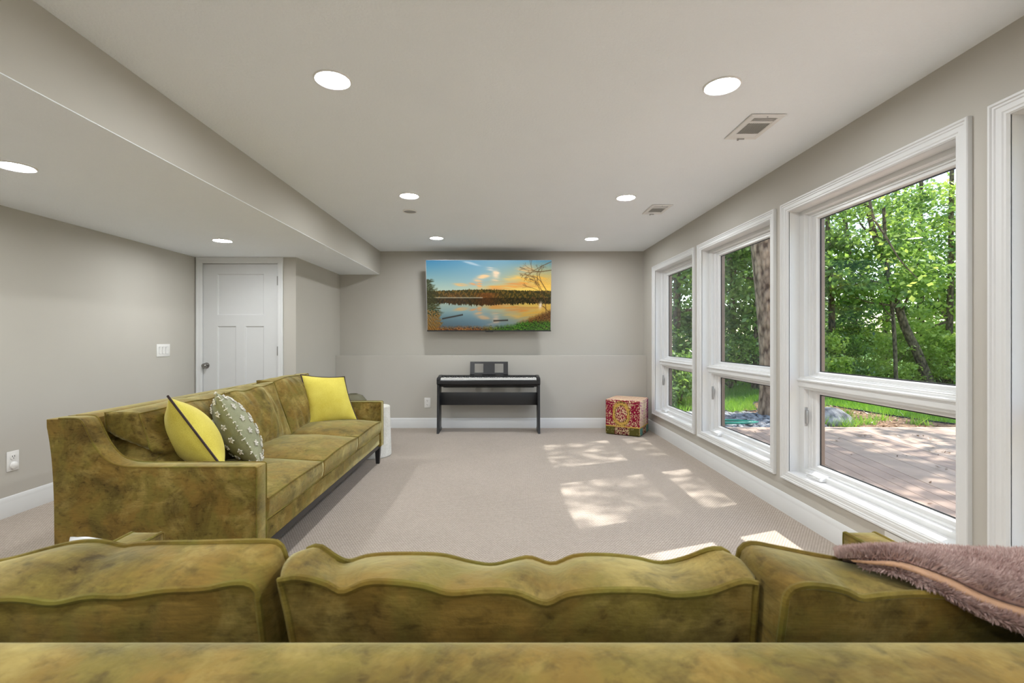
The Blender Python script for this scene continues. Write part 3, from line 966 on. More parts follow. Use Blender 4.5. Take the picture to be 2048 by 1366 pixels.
# ------------------------------------------------------------------ television
tv = thing('television', 'large flat television on the far wall showing a sunset lake', 'television', (-0.168, YB, 1.31))
def tvp(u, v, dz=0.0):
    """u,v 0..1, v from top; dz towards the room"""
    x0t, x1t = px(851.3, 519.5, 6.27), px(1104.2, 520, 6.27)
    x0b, x1b = px(853.0, 662.3, 6.41), px(1100.6, 663, 6.41)
    x0t[0], x1t[0], x0b[0], x1b[0] = -1.003, 0.667, -1.003, 0.667
    zt, zb_ = 2.250, 1.308
    a = np.array([-1.003 + 1.67 * u, 6.27 + 0.14 * v + 0 * u, zt + (zb_ - zt) * v])
    nrm = np.array([0, -0.989, -0.147])
    return a + nrm * dz
def picture(nx=400, ny=226):
    u = np.linspace(0, 1, nx)[None, :] * np.ones((ny, 1))
    v = np.linspace(0, 1, ny)[:, None] * np.ones((1, nx))
    def nz(a, b_, sc, seed, terms=14):
        P = np.stack([a, b_, np.zeros_like(a)], -1)
        return fourier(P, sc, terms, seed)
    def mixc(c, col, a):
        return c * (1 - a[..., None]) + np.array(col) * a[..., None]
    def sky(u, v):
        t = np.clip(v / 0.45, 0, 1)
        c = np.array([58, 132, 174]) * (1 - t[..., None]) + np.array([190, 205, 180]) * t[..., None]
        mid = np.exp(-((u - 0.55) / 0.35) ** 2) * 0.6
        c = mixc(c, [165, 200, 215], mid * (1 - 0.4 * t))
        warm = np.clip((u - 0.42) / 0.5, 0, 1) * np.clip(0.05 + t * 1.2, 0, 1)
        c = mixc(c, [250, 196, 84], np.clip(warm, 0, 1) * 0.95)
        low = np.exp(-((v - 0.44) / 0.07) ** 2) * np.clip((u - 0.2) / 0.5, 0, 1)
        c = mixc(c, [255, 214, 96], low * 0.8)
        tex = 0.55 + 0.8 * nz(u * 3.0 + v * 2, v * 9 - u * 3, 12, 6)
        for (cu, cv, su, sv, rot, col, am) in ((0.28, 0.345, 0.045, 0.018, 0.15, (255, 190, 110), 1), (0.37, 0.335, 0.03, 0.012, 0.3, (240, 170, 110), 0.9), (0.425, 0.34, 0.018, 0.045, 0, (250, 178, 110), 0.9),
                                        (0.455, 0.235, 0.055, 0.026, -0.45, (255, 214, 160), 1), (0.415, 0.29, 0.03, 0.02, 0, (250, 204, 150), 0.8), (0.555, 0.20, 0.025, 0.05, 0, (255, 226, 190), 1), (0.51, 0.12, 0.03, 0.018, 0.4, (250, 232, 210), 0.9),
                                        (0.36, 0.045, 0.06, 0.014, 0.5, (205, 222, 232), 0.7), (0.545, 0.28, 0.03, 0.02, 0.3, (252, 214, 170), 0.8), (0.63, 0.375, 0.13, 0.02, 0, (238, 170, 84), 0.9), (0.57, 0.41, 0.09, 0.015, 0, (226, 160, 90), 0.8),
                                        (0.74, 0.33, 0.08, 0.02, 0, (232, 150, 76), 0.8), (0.70, 0.25, 0.06, 0.03, -0.3, (255, 206, 110), 0.9), (0.86, 0.27, 0.1, 0.05, 0, (255, 190, 70), 0.7), (0.80, 0.13, 0.06, 0.05, 0, (255, 196, 120), 0.6)):
            du, dv = u - cu, (v - cv) * 1.0
            d1, d2 = du * math.cos(rot) + dv * math.sin(rot), -du * math.sin(rot) + dv * math.cos(rot)
            a = np.clip(np.exp(-(d1 / su) ** 2 - (d2 / sv) ** 2) * 2.4 * np.clip(tex, 0.15, 1.2), 0, 1) * am
            c = mixc(c, col, a)
        st = nz(u * 1.2, v * 9, 6, 8)
        a = np.clip(st * 2, 0, 1) * np.exp(-((v - 0.36) / 0.05) ** 2) * np.clip((u - 0.3) / 0.3, 0, 1)
        c = mixc(c, [208, 132, 66], a * 0.8)
        return c
    H = 0.53
    c = sky(u, v)
    # water mirrors the sky
    vm = np.clip(2 * H - v + 0.012 * nz(u * 2, v * 14, 9, 11), 0, 1)
    w = sky(u, np.clip(vm * 0.95, 0, 0.53)) * 0.84
    deep = np.clip((v - 0.72) / 0.28, 0, 1)
    w = mixc(w, [72, 80, 84], deep * 0.95 * np.clip(1.15 - u, 0, 1))
    c = np.where((v > H)[..., None], w, c)
    # far tree line and its reflection
    top = 0.435 - 0.02 * np.exp(-((u - 0.45) / 0.25) ** 2) - 0.016 * np.abs(nz(u * 14, u * 0, 12, 3)) - 0.008 * nz(u * 40, u * 0, 12, 4)
    tr = np.where(((nz(u * 30, v * 10, 8, 21) > 0.1))[..., None], np.array([104, 82, 30]), np.array([54, 52, 20]))
    red = np.clip(np.exp(-((u - 0.48) / 0.1) ** 2) + 0.5 * np.exp(-((u - 0.22) / 0.1) ** 2), 0, 1) * (v > 0.46)
    tr = mixc(tr, [136, 70, 30], red * 0.6)
    c = np.where(((v > top) & (v < H))[..., None], tr, c)
    bot = 2 * H - top + 0.03 * nz(u * 30, u * 0, 12, 14)
    c = np.where(((v >= H) & (v < bot - 0.01))[..., None], tr * 0.62, c)
    line = np.exp(-((v - H) / 0.006) ** 2) * (u < 0.45)
    c = mixc(c, [220, 220, 200], line * 0.7)
    # logs
    for (x0, y0, x1, y1) in ((0.12, 0.835, 0.29, 0.775), (0.535, 0.865, 0.655, 0.855)):
        t = np.clip((u - x0) / (x1 - x0), 0, 1)
        a = np.exp(-((v - (y0 + (y1 - y0) * t)) / 0.010) ** 2) * (u > x0) * (u < x1)
        c = mixc(c, [40, 34, 30], a)
    # foreground reeds and grass
    g0 = 0.93 - 0.02 * nz(u * 18, u * 0, 8, 30) - np.clip(u - 0.5, 0, 1) * 0.16 - np.clip(u - 0.70, 0, 1) * 0.55
    a = np.clip((v - g0) * 18, 0, 1)
    tex = nz(u * 50, v * 30, 8, 31) + 0.6 * nz(u * 100, v * 55, 8, 32)
    gl = np.clip((u - 0.42) / 0.18, 0, 1)
    gcol = np.array([118, 72, 34]) * (1 - gl[..., None]) + np.array([50, 92, 20]) * gl[..., None]
    gcol = np.where((nz(u * 22, v * 16, 9, 33) > 0.25)[..., None], gcol * 0.5, gcol)
    gcol = np.where(((nz(u * 60, v * 22, 9, 34) > 0.5))[..., None], gcol * 0.6 + np.array([70, 66, 20]), gcol)
    up = np.clip((0.90 + 0.03 * nz(u * 24, u * 0, 8, 35) - v) / 0.05, 0, 1) * gl
    gcol = mixc(gcol, [110, 60, 30], up * 0.8)
    gcol = gcol * (1 + 0.6 * np.clip(tex, -1, 1))[..., None]
    c = mixc(c, [0, 0, 0], a * 0) * (1 - a[..., None]) + gcol * a[..., None]
    # left tree mass
    edge = 0.055 + 0.06 * np.clip((v - 0.30) * 2.2, 0, 1) + 0.03 * nz(u * 10, v * 14, 8, 41) + 0.02 * nz(v * 40, v * 0, 8, 42)
    a = np.clip((edge - u) * 40, 0, 1) * (v > 0.27 + 0.02 * nz(u * 30, u * 0, 8, 43)) * np.clip(0.85 + 0.5 * nz(u * 60, v * 50, 6, 45), 0, 1)
    tl = np.where((v > 0.74 + 0.10 * nz(u * 30, v * 12, 8, 46))[..., None], np.array([118, 84, 34]), np.array([48, 50, 20])) * (1 + 0.75 * nz(u * 60, v * 50, 8, 44))[..., None]
    c = c * (1 - a[..., None]) + tl * a[..., None]
    # right bare tree: branches
    rb = np.random.default_rng(5)
    def seg(c, p, q, wd, col, al=0.85):
        d0, d1 = q[0] - p[0], (q[1] - p[1])
        t = np.clip(((u - p[0]) * d0 + (v - p[1]) * d1) / (d0 * d0 + d1 * d1), 0, 1)
        dist = np.hypot(u - p[0] - t * d0, (v - p[1] - t * d1) * 0.56)
        return mixc(c, col, np.exp(-(dist / wd) ** 2) * al)
    def grow(c, p, ang, ln, wd, dep):
        q = (p[0] + math.cos(ang) * ln, p[1] + math.sin(ang) * ln * 1.7)
        c = seg(c, p, q, wd, [92, 62, 30])
        if dep > 0:
            for _ in range(2 if dep > 1 else 3):
                c = grow(c, q, ang + rb.normal(0, 0.5), ln * 0.72, wd * 0.72, dep - 1)
        return c
    for st in (((0.965, 0.80), -1.65, 0.13), ((1.0, 0.14), 3.0, 0.09), ((1.0, 0.02), 2.7, 0.09), ((0.96, 0.42), -2.1, 0.08), ((0.99, 0.75), -2.3, 0.07)):
        c = grow(c, st[0], st[1], st[2], 0.0035, 4)
    a = np.clip(nz(u * 70, v * 60, 7, 51), 0, 1) * np.exp(-((u - 0.95) / 0.09) ** 2) * ((v < 0.35) + (v > 0.6) * 0.9)
    c = mixc(c, [120, 74, 30], np.clip(a, 0, 1) * 0.55)
    # window glare reflected at the right, painted into the picture
    a = np.exp(-((u - 0.915 + 0.06 * (v - 0.65)) / 0.012) ** 2) * np.exp(-((v - 0.64) / 0.05) ** 2)
    c = mixc(c, [245, 232, 222], a * 0.8)
    c = np.clip(c, 0, 255) / 255
    return np.where(c <= 0.04045, c / 12.92, ((c + 0.055) / 1.055) ** 2.4)
def tv_build():
    inv = np.array(rootmat(tv).inverted())
    nx, ny = 400, 226
    uu, vv = np.meshgrid(np.linspace(0, 1, nx), np.linspace(0, 1, ny))
    mrg, mb = 0.004, 0.018
    U = mrg + uu * (1 - 2 * mrg); Vv = 0.006 + vv * (1 - 0.006 - mb)
    P = np.stack([-1.003 + 1.67 * U, 6.27 + 0.14 * Vv, 2.250 - 0.942 * Vv], -1) + np.array([0, -0.989, -0.147]) * 0.001
    o = part('screen', (P.reshape(-1, 3), grid_faces(ny, nx)), M_screen, tv, world=True, auto=False)
    o['label'] = 'lit screen with a sunset lake picture'
    at = o.data.color_attributes.new('pic', 'FLOAT_COLOR', 'POINT')
    c = np.ones((nx * ny, 4), dtype=np.float32)
    c[:, :3] = picture(nx, ny).reshape(-1, 3)
    at.data.foreach_set('color', c.ravel())
    def slab(u0, u1, v0, v1, d0, d1):
        V = [tvp(u, v, dd) for dd in (d0, d1) for v in (v0, v1) for u in (u0, u1)]
        return np.array(V), [(0, 2, 3, 1), (4, 5, 7, 6), (0, 1, 5, 4), (2, 6, 7, 3), (0, 4, 6, 2), (1, 3, 7, 5)]
    part('housing', join([slab(0, 1, 0, 1, -0.03, -0.001), slab(0.15, 0.85, 0.35, 0.98, -0.065, -0.03)]), M_blackm, tv, world=True, smooth=False)
    part('bezel', join([slab(0, 1, 0, 0.006, -0.001, 0.003), slab(0, 0.004, 0, 1, -0.001, 0.003), slab(0.996, 1, 0, 1, -0.001, 0.003)]), M_latch, tv, world=True, smooth=False)
    part('lower_bezel', slab(0, 1, 0.982, 1, -0.001, 0.004), M_blackm, tv, world=True, smooth=False)
    part('sensor', slab(0.47, 0.535, 0.998, 1.008, -0.01, 0.003), M_blackm, tv, world=True, smooth=False)
    part('wall_mount', join([box(-0.47, 0.13, 6.60, 6.62, 1.60, 1.95), box(-0.40, -0.34, 6.40, 6.61, 1.70, 1.80), box(0.0, 0.06, 6.40, 6.61, 1.70, 1.80)]), M_blackm, tv, world=True, smooth=False)
tv_build()

# ------------------------------------------------------------------ digital piano
pf = 6.06
pn = thing('digital_piano', 'black digital piano on a black stand against the far wall', 'piano', (-0.166, pf + 0.15, 0))
PW = 1.326
px0 = -0.166 - PW / 2
px1 = px0 + PW
bodyprof = [(pf + 0.02, 0.615), (pf, 0.632), (pf, 0.672), (pf + 0.008, 0.680), (pf + 0.016, 0.680), (pf + 0.016, 0.664), (pf + 0.175, 0.664), (pf + 0.175, 0.715), (pf + 0.20, 0.726), (pf + 0.27, 0.726), (pf + 0.29, 0.710), (pf + 0.29, 0.63), (pf + 0.27, 0.600), (pf + 0.09, 0.585)]
part('body', prism(bodyprof, px0 + 0.045, px1 - 0.045, 'x'), M_black, pn, world=True, smooth=False)
chk = [(pf + 0.02, 0.615), (pf, 0.632), (pf, 0.690), (pf + 0.02, 0.708), (pf + 0.12, 0.716), (pf + 0.20, 0.729), (pf + 0.27, 0.729), (pf + 0.29, 0.712), (pf + 0.29, 0.63), (pf + 0.27, 0.605)]
for (a0, a1) in ((px0, px0 + 0.047), (px1 - 0.047, px1)):
    part('end_cheek', prism(chk, a0, a1, 'x', 0.008), M_black, pn, world=True)
kx0, kx1 = px0 + 0.050, px1 - 0.050
kw = (kx1 - kx0) / 52
wk = [box(kx0 + i * kw + 0.0005, kx0 + (i + 1) * kw - 0.0005, pf + 0.018, pf + 0.172, 0.667, 0.706, 0.0012, 1) for i in range(52)]
o = part('white_keys', join(wk), M_key, pn, world=True, smooth=False); o['kind'] = 'stuff'
bk_ = []
for i in range(51):
    if (i % 7) in (0, 2, 3, 5, 6) and i < 51:
        bk_.append(box(kx0 + (i + 1) * kw - 0.0055, kx0 + (i + 1) * kw + 0.0055, pf + 0.075, pf + 0.172, 0.704, 0.716, 0.002, 1))
o = part('black_keys', join(bk_), M_black, pn, world=True, smooth=False); o['kind'] = 'stuff'
part('control_panel', box(px0 + 0.05, px1 - 0.05, pf + 0.175, pf + 0.20, 0.70, 0.7245), M_blackm, pn, world=True, smooth=False)
part('underside', prism([(pf + 0.05, 0.615), (pf + 0.27, 0.615), (pf + 0.25, 0.575), (pf + 0.09, 0.575)], px0 + 0.07, px1 - 0.07, 'x', 0.012), M_blackm, pn, world=True)
for i in range(13):
    x = px0 + 0.20 + i * 0.077
    part('foot_screw', lathe([(0.006, 0.574), (0.006, 0.570), (0, 0.569)], 8, (x, pf + 0.08, 0)), M_latch, pn, world=True)
# music rest
rx0, rx1 = -0.166 - 0.252, -0.166 + 0.252
def rest(u0, u1, v0, v1):
    y0_, y1_, z0_, z1_ = pf + 0.235, pf + 0.285, 0.735, 0.902
    V = []
    for dd in (0, 0.012):
        for v in (v0, v1):
            for u in (u0, u1):
                V.append((rx0 + (rx1 - rx0) * u, y0_ + (y1_ - y0_) * v + dd, z0_ + (z1_ - z0_) * v))
    return np.array(V), [(0, 1, 3, 2), (4, 6, 7, 5), (0, 4, 5, 1), (2, 3, 7, 6), (0, 2, 6, 4), (1, 5, 7, 3)]
part('music_rest', join([rest(0, 1, 0.84, 1), rest(0, 1, 0, 0.14), rest(0, 0.12, 0.14, 0.84), rest(0.35, 0.65, 0.14, 0.84), rest(0.88, 1, 0.14, 0.84)]), M_black, pn, world=True, smooth=False)
part('music_lip', join([box(rx0, rx1, pf + 0.205, pf + 0.24, 0.732, 0.740, 0.002), box(rx0, rx0 + 0.06, pf + 0.225, pf + 0.25, 0.71, 0.74), box(rx1 - 0.06, rx1, pf + 0.225, pf + 0.25, 0.71, 0.74), box(-0.166 - 0.09, -0.166 + 0.09, pf + 0.225, pf + 0.25, 0.71, 0.74)]), M_black, pn, world=True, smooth=False)
for (a0, a1) in ((px0 + 0.004, px0 + 0.034), (px1 - 0.034, px1 - 0.004)):
    part('leg', prism([(pf - 0.03, 0.0), (pf + 0.27, 0.0), (pf + 0.27, 0.03), (pf + 0.22, 0.05), (pf + 0.25, 0.62), (pf + 0.02, 0.62), (pf - 0.01, 0.06)], a0, a1, 'x', 0.002), M_black, pn, world=True)
part('stand_panel', box(px0 + 0.034, px1 - 0.034, pf + 0.12, pf + 0.138, 0.345, 0.51, 0.002), M_black, pn, world=True)

# ------------------------------------------------------------------ patterned cube stool
ang = math.radians(-30)
ot = thing('cube_stool', 'square kilim patterned cube stool in burgundy and gold in the far right corner', 'stool', (1.70, 5.82, 0), ang)
sz, hh = 0.44, 0.445
def kilim(a, b_, kind):
    """a 0..1 across, b 0..1 up"""
    P = np.stack([a, b_, 0 * a], -1)
    fl = fourier(P, 110, 20, 3) + 0.7 * fourier(P, 170, 20, 4)
    fold = np.abs(a - 0.5)
    Q = np.stack([fold, b_, 0 * a], -1)
    orn = fourier(Q, 95, 20, 7) + 0.6 * fl
    burg, red, gold, cream, dark, olive, teal, pink, pur = map(np.array, ((118, 24, 48), (150, 34, 58), (204, 164, 84), (226, 204, 162), (66, 22, 34), (112, 106, 52), (120, 172, 160), (196, 116, 140), (130, 58, 112)))
    c = np.where((orn > 0.15)[..., None], cream, np.where((orn > -0.25)[..., None], red, burg))
    c = np.where((orn < -0.65)[..., None], dark, c).astype(float)
    if kind == 'front':
        r = np.hypot((a - 0.46) / 0.27, (b_ - 0.60) / 0.36)
        med = np.where((orn > -0.05)[..., None], gold, olive * 0.8 + burg * 0.2)
        inn = np.where((fl > 0.1)[..., None], cream, np.where((fl > -0.4)[..., None], red, dark))
        c = np.where((r < 1.0)[..., None], med, c)
        c = np.where((r < 0.62)[..., None], inn, c)
        c = np.where((np.abs(r - 0.8) < 0.05)[..., None], gold, c)
        col = (np.abs(a - 0.1) < 0.12) | (np.abs(a - 0.86) < 0.12)
        c = np.where((col & (orn < 0.3))[..., None], burg * 0.9 + red * 0.2, c)
    elif kind == 'side':
        c = np.where((orn > -0.1)[..., None], cream, np.where((orn > -0.5)[..., None], pink, pur))
        c = np.where(((a > 0.75) & (orn < 0.3))[..., None], pur * 0.6 + red * 0.4, c)
        c = np.where(((np.abs(a - 0.45) < 0.08))[..., None] & (orn[..., None] > -0.3), cream * 0.8 + olive * 0.2, c)
    else:
        c = np.where((orn > -0.3)[..., None], cream * 0.9 + pink * 0.1, pink)
        c = np.where((orn < -0.7)[..., None], burg, c)
    if kind != 'top':
        band = b_ < 0.255
        bc = np.where((orn > 0.2)[..., None], cream * 0.9, np.where((fl > -0.2)[..., None], gold * 0.8, olive))
        bc = np.where(((np.abs(a - 0.47) < 0.2) & (orn < 0.15))[..., None], burg * 0.8, bc)
        bc = np.where(((np.abs(a - 0.14) < 0.13) | (np.abs(a - 0.83) < 0.14))[..., None] & (orn[..., None] < 0.55), (olive * 0.8) if kind == 'front' else teal * 0.8, bc)
        c = np.where(band[..., None], bc, c)
        c = np.where((np.abs(b_ - 0.245) < 0.02)[..., None], gold, c)
    cc = np.clip(c, 0, 255) / 255
    return ((cc + 0.055) / 1.055) ** 2.4
def soft(V):
    # rounded edges of the upholstered cube
    c = np.array([-sz / 2, sz / 2, hh / 2])
    h = np.array([sz / 2, sz / 2, hh / 2])
    q = V - c
    r = 0.022
    inner = np.clip(q, -(h - r), h - r)
    dlt = q - inner
    nrm = np.linalg.norm(dlt, axis=1)[:, None]
    out = np.where(nrm > 1e-9, inner + dlt / np.maximum(nrm, 1e-9) * np.minimum(r, nrm.clip(r if False else 0)), q)
    return out + c
n_ = 90
a_, b_ = np.meshgrid(np.linspace(0, 1, n_), np.linspace(0, 1, n_))
for kind, fn in (('front', lambda a, b: np.stack([-sz + a * sz, 0 * a, b * hh], -1)), ('side', lambda a, b: np.stack([0 * a, a * sz, b * hh], -1)),
                 ('top', lambda a, b: np.stack([-sz + a * sz, b * sz, 0 * a + hh], -1)), ('back', lambda a, b: np.stack([0 - a * sz, 0 * a + sz, b * hh], -1)), ('left', lambda a, b: np.stack([0 * a - sz, sz - a * sz, b * hh], -1))):
    G = soft(fn(a_, b_).reshape(-1, 3))
    o = part({'front': 'front_panel', 'side': 'side_panel', 'top': 'top_panel', 'back': 'back_panel', 'left': 'side_panel'}[kind], (G, grid_faces(n_, n_)), M_kilim, ot, auto=False)
    at = o.data.color_attributes.new('pic', 'FLOAT_COLOR', 'POINT')
    c = np.ones((n_ * n_, 4), dtype=np.float32)
    c[:, :3] = kilim(a_, b_, kind if kind in ('front', 'top') else 'side').reshape(-1, 3)
    at.data.foreach_set('color', c.ravel())

# ------------------------------------------------------------------ sofas
ARM = [(0.0, 0.826), (0.145, 0.830), (0.176, 0.815), (0.205, 0.75), (0.240, 0.687), (0.287, 0.635), (0.341, 0.610), (0.433, 0.600), (0.97, 0.600), (0.996, 0.585), (0.996, 0.175), (0.036, 0.175), (0.040, 0.45), (0.030, 0.62), (0.016, 0.74), (0.004, 0.80)]
def arm_outline():
    top = smooth_curve(np.array([(0.006, 0.826), (0.08, 0.829), (0.140, 0.829), (0.172, 0.816), (0.205, 0.75), (0.240, 0.687), (0.287, 0.635), (0.341, 0.610), (0.433, 0.600), (0.70, 0.600), (0.975, 0.600), (0.992, 0.594), (0.996, 0.580)]), 60)
    back = smooth_curve(np.array([(0.043, 0.175), (0.040, 0.45), (0.031, 0.62), (0.016, 0.74), (0.003, 0.81), (0.006, 0.826)]), 18)
    return [tuple(p) for p in top] + [(0.996, 0.175)] + [tuple(p) for p in back[:-1]]

def make_sofa(root, Lin, depth_scale=1.0):
    """local x along the length, y from the outer back (0) to the front (1), front is +y"""
    A = arm_outline()
    A = [(d_ * depth_scale, z) for d_, z in A]
    hl = Lin / 2
    n_top = 60
    for sx in (-1, 1):
        x0, x1 = sx * hl, sx * (hl + 0.10)
        # build at outer offset
        V, Fc = prism(A, min(x0, x1), max(x0, x1), 'x', 0.006)
        ap = part('arm', (V, Fc), M_velvet, root)
        for xx in (x0 + sx * 0.004, x1 - sx * 0.004):
            L = [(xx, p[0], p[1]) for p in A[3:n_top + 1]]
            part('piping', tube(np.array(L), 0.0045, 6), M_piping, ap)
    # back frame: outer and inner skin between the arms, following the rear profile
    fr = [(0.043, 0.175), (0.040, 0.45), (0.031, 0.62), (0.016, 0.74), (0.003, 0.81), (0.008, 0.826), (0.08, 0.830), (0.118, 0.826), (0.134, 0.812), (0.142, 0.78), (0.165, 0.60), (0.19, 0.42), (0.20, 0.175)]
    fr = [(a * depth_scale, z) for a, z in fr]
    back = smooth_curve(np.array(fr), 50)
    part('back_frame', prism([tuple(p) for p in back], -hl - 0.001, hl + 0.001, 'x'), M_velvet, root)
    D = depth_scale
    part('front_rail', prism([(0.20 * D, 0.19), (0.955 * D, 0.19), (0.985 * D, 0.20), (0.985 * D, 0.295), (0.965 * D, 0.31), (0.20 * D, 0.31)], -hl + 0.001, hl - 0.001, 'x', 0.004), M_velvet, root)
    part('base_frame', join([box(-hl - 0.085, hl + 0.085, 0.94 * D, 0.975 * D, 0.155, 0.19), box(-hl - 0.085, hl + 0.085, 0.06 * D, 0.09 * D, 0.155, 0.19), box(-hl - 0.085, -hl - 0.05, 0.09 * D, 0.94 * D, 0.155, 0.19), box(hl + 0.05, hl + 0.085, 0.09 * D, 0.94 * D, 0.155, 0.19)]), M_leg, root, smooth=False)
    for sx in (-1, 1):
        for yy in (0.955 * D, 0.085 * D):
            xx = sx * (hl + 0.060)
            V, Fc = box(-0.025, 0.025, -0.025, 0.025, 0, 0.17)
            V = V.copy()
            low = V[:, 2] < 0.01
            V[low, 0] *= 0.62; V[low, 1] *= 0.62
            part('leg', (V + np.array([xx, yy, 0]), Fc), M_leg, root, smooth=False)
    return root

def seat_cushion(root, M4, u0, u1, seed, d0=0.19, d1=1.0, z0=0.312, z1=0.422, crown=0.035):
    """seat cushion between u0..u1 (local x); built through the root matrix"""
    def T(p):
        q = M4 @ Vector((p[0], p[1], p[2]))
        return np.array(q)
    r = np.random.default_rng(seed)
    a, b_ = u0 + 0.006, u1 - 0.006
    w = lambda s: r.normal(0, s)
    m_ = (a + b_) / 2
    top = dict(top=[T((a, d0, z1)), T((m_, d0, z1 + 0.005)), T((b_, d0, z1))], bot=[T((a, d1, z1 - 0.004 + w(0.002))), T((a * 0.7 + b_ * 0.3, d1 + 0.004, z1 + 0.006 + w(0.003))), T((a * 0.3 + b_ * 0.7, d1 + 0.004, z1 + 0.006 + w(0.003))), T((b_, d1, z1 - 0.004 + w(0.002)))],
               left=[T((a, d0, z1)), T((a - 0.002, (d0 + d1) / 2, z1 + 0.01)), T((a, d1, z1 - 0.004))], right=[T((b_, d0, z1)), T((b_ + 0.002, (d0 + d1) / 2, z1 + 0.01)), T((b_, d1, z1 - 0.004))])
    # keep shared corners identical
    top['left'][-1] = top['bot'][0]; top['right'][-1] = top['bot'][-1]
    bt = dict(top=[T((a, d0, z0)), T((m_, d0, z0)), T((b_, d0, z0))], bot=[T((a, d1 - 0.006, z0 + 0.004)), T((m_, d1 - 0.002, z0 - 0.0)), T((b_, d1 - 0.006, z0 + 0.004))],
              left=[T((a, d0, z0)), T((a, (d0 + d1) / 2, z0)), T((a, d1 - 0.006, z0 + 0.004))], right=[T((b_, d0, z0)), T((b_, (d0 + d1) / 2, z0)), T((b_, d1 - 0.006, z0 + 0.004))])
    return box_cushion('seat_cushion', top, bt, root, M_velvet, M_piping, bulge=(crown, 0.0), gus=0.008, wr=0.003, wscale=9, seed=seed, n=36, m=30, pr=0.004)

# --- sofa along the left wall
Y0s, Y1s = 2.337, 4.54
s1 = thing('sofa', 'long olive velvet sofa along the left wall holding three throw pillows', 'sofa', (-2.152, (Y0s + Y1s) / 2, 0), -math.pi / 2, group='olive velvet sofas')
make_sofa(s1, Y1s - Y0s)
M4 = ROOTM[s1.name]
hl = (Y1s - Y0s) / 2
th = (Y1s - Y0s) / 3
for i in range(3):
    seat_cushion(s1, M4, hl - (i + 1) * th, hl - i * th, 10 + i)
# back cushions of the left sofa (world coordinates, near to far)
def back_cushion_left(ya, yb, xt=-1.825, xb=-1.69, zt=0.845, zb=0.45, seed=0, xback=-1.985, sag=0.0, crease=None, drop=0.0):
    r = np.random.default_rng(seed)
    w = lambda s: r.normal(0, s)
    def row(x, z, k, dz=0.006, dx=0.006):
        ysl = np.linspace(ya + 0.006, yb - 0.006, k)
        return [np.array([x + w(dx), y, z + w(dz)]) for y in ysl]
    f_t = row(xt, zt - drop, 6); f_b = row(xb, zb, 4, 0.002, 0.004)
    b_t = row(xback + 0.02, zt - 0.005, 6, 0.004); b_b = row(-1.95, zb, 4, 0.002, 0.002)
    f_t[0] += np.array([-0.01, 0.01, -0.012]); f_t[-1] += np.array([0.0, 0.0, 0.008])
    mid = lambda p, q, s, o: [p, p * 0.66 + q * 0.34 + np.array([o, s, 0]), p * 0.33 + q * 0.67 + np.array([o, s, 0]), q]
    fr = dict(top=f_t, bot=f_b, left=mid(f_t[0], f_b[0], 0.012, 0.0), right=mid(f_t[-1], f_b[-1], -0.012, 0.0))
    bk = dict(top=b_t, bot=b_b, left=mid(b_t[0], b_b[0], 0.01, 0.0), right=mid(b_t[-1], b_b[-1], -0.01, 0.0))
    return box_cushion('back_cushion', fr, bk, s1, M_velvet, M_piping, bulge=(0.05, 0.004), gus=0.014, wr=0.012, wscale=15, seed=seed, n=40, m=26, pr=0.004, crease=crease)
def crease_near(V):
    # the nearest back cushion has slumped: a diagonal fold across its near end
    V = V.copy()
    near = np.exp(-((V[:, 1] - 2.36) / 0.16) ** 2)
    zf = 0.70 - (V[:, 0] + 1.95) * 0.45
    g = np.exp(-((V[:, 2] - zf) / 0.022) ** 2)
    V[:, 1] += near * g * 0.07
    below = 1 / (1 + np.exp((V[:, 2] - zf) / 0.02))
    V[:, 0] -= near * below * 0.03
    return V
back_cushion_left(Y0s + 0.02, Y0s + th, xt=-1.80, xb=-1.70, zt=0.842, seed=31, crease=crease_near, xback=-1.99)
back_cushion_left(Y0s + th, Y0s + 2 * th, xt=-1.815, xb=-1.675, zt=0.848, seed=32)
back_cushion_left(Y0s + 2 * th + 0.01, Y1s, xt=-1.84, xb=-1.69, zt=0.872, seed=33)

# --- sofa in the foreground, seen from behind
xl, xr = -1.06, 1.072
s2 = thing('sofa', 'olive velvet sofa in the foreground seen from behind with a blanket over it', 'sofa', ((xl + xr) / 2, 0.475, 0), 0.0, group='olive velvet sofas')
make_sofa(s2, xr - xl, 1.022)
M4b = ROOTM[s2.name]
th2 = (xr - xl) / 3
for i in range(3):
    seat_cushion(s2, M4b, -(xr - xl) / 2 + i * th2, -(xr - xl) / 2 + (i + 1) * th2, 20 + i)

def fg_cushion(back_top, front_top, back_l, back_r, front_l, front_r, zb=0.45, seed=0, yb=0.745, yf=1.02, bulge=(0.04, 0.012), gus=0.010, pr=0.0055, wr=0.006, wscale=16):
    """back/front: facing the camera is 'back'.  lists of (px, py, Y).  left/right given as mid offsets"""
    bt = [px(*p) for p in back_top]
    ft = [px(*p) for p in front_top]
    def down(p, y, dx, k=4, bow=0.0):
        q = np.array([p[0] + dx, y, zb])
        return [p] + [p + (q - p) * s + np.array([bow * math.sin(math.pi * s), 0, 0]) for s in (0.18, 0.45, 0.75)] + [q]
    bl, brr = down(bt[0], yb, *back_l), down(bt[-1], yb, *back_r)
    fl, frr = down(ft[0], yf, *front_l), down(ft[-1], yf, *front_r)
    lin = lambda p, q: [p, p * 0.66 + q * 0.34, p * 0.34 + q * 0.66, q]
    bk = dict(top=bt, bot=lin(bl[-1], brr[-1]), left=bl, right=brr)
    fr = dict(top=ft, bot=lin(fl[-1], frr[-1]), left=fl, right=frr)
    return box_cushion('back_cushion', fr, bk, s2, M_velvet, M_piping, bulge=bulge, gus=gus, wr=wr, wscale=wscale, seed=seed, n=72, m=30, pr=pr)

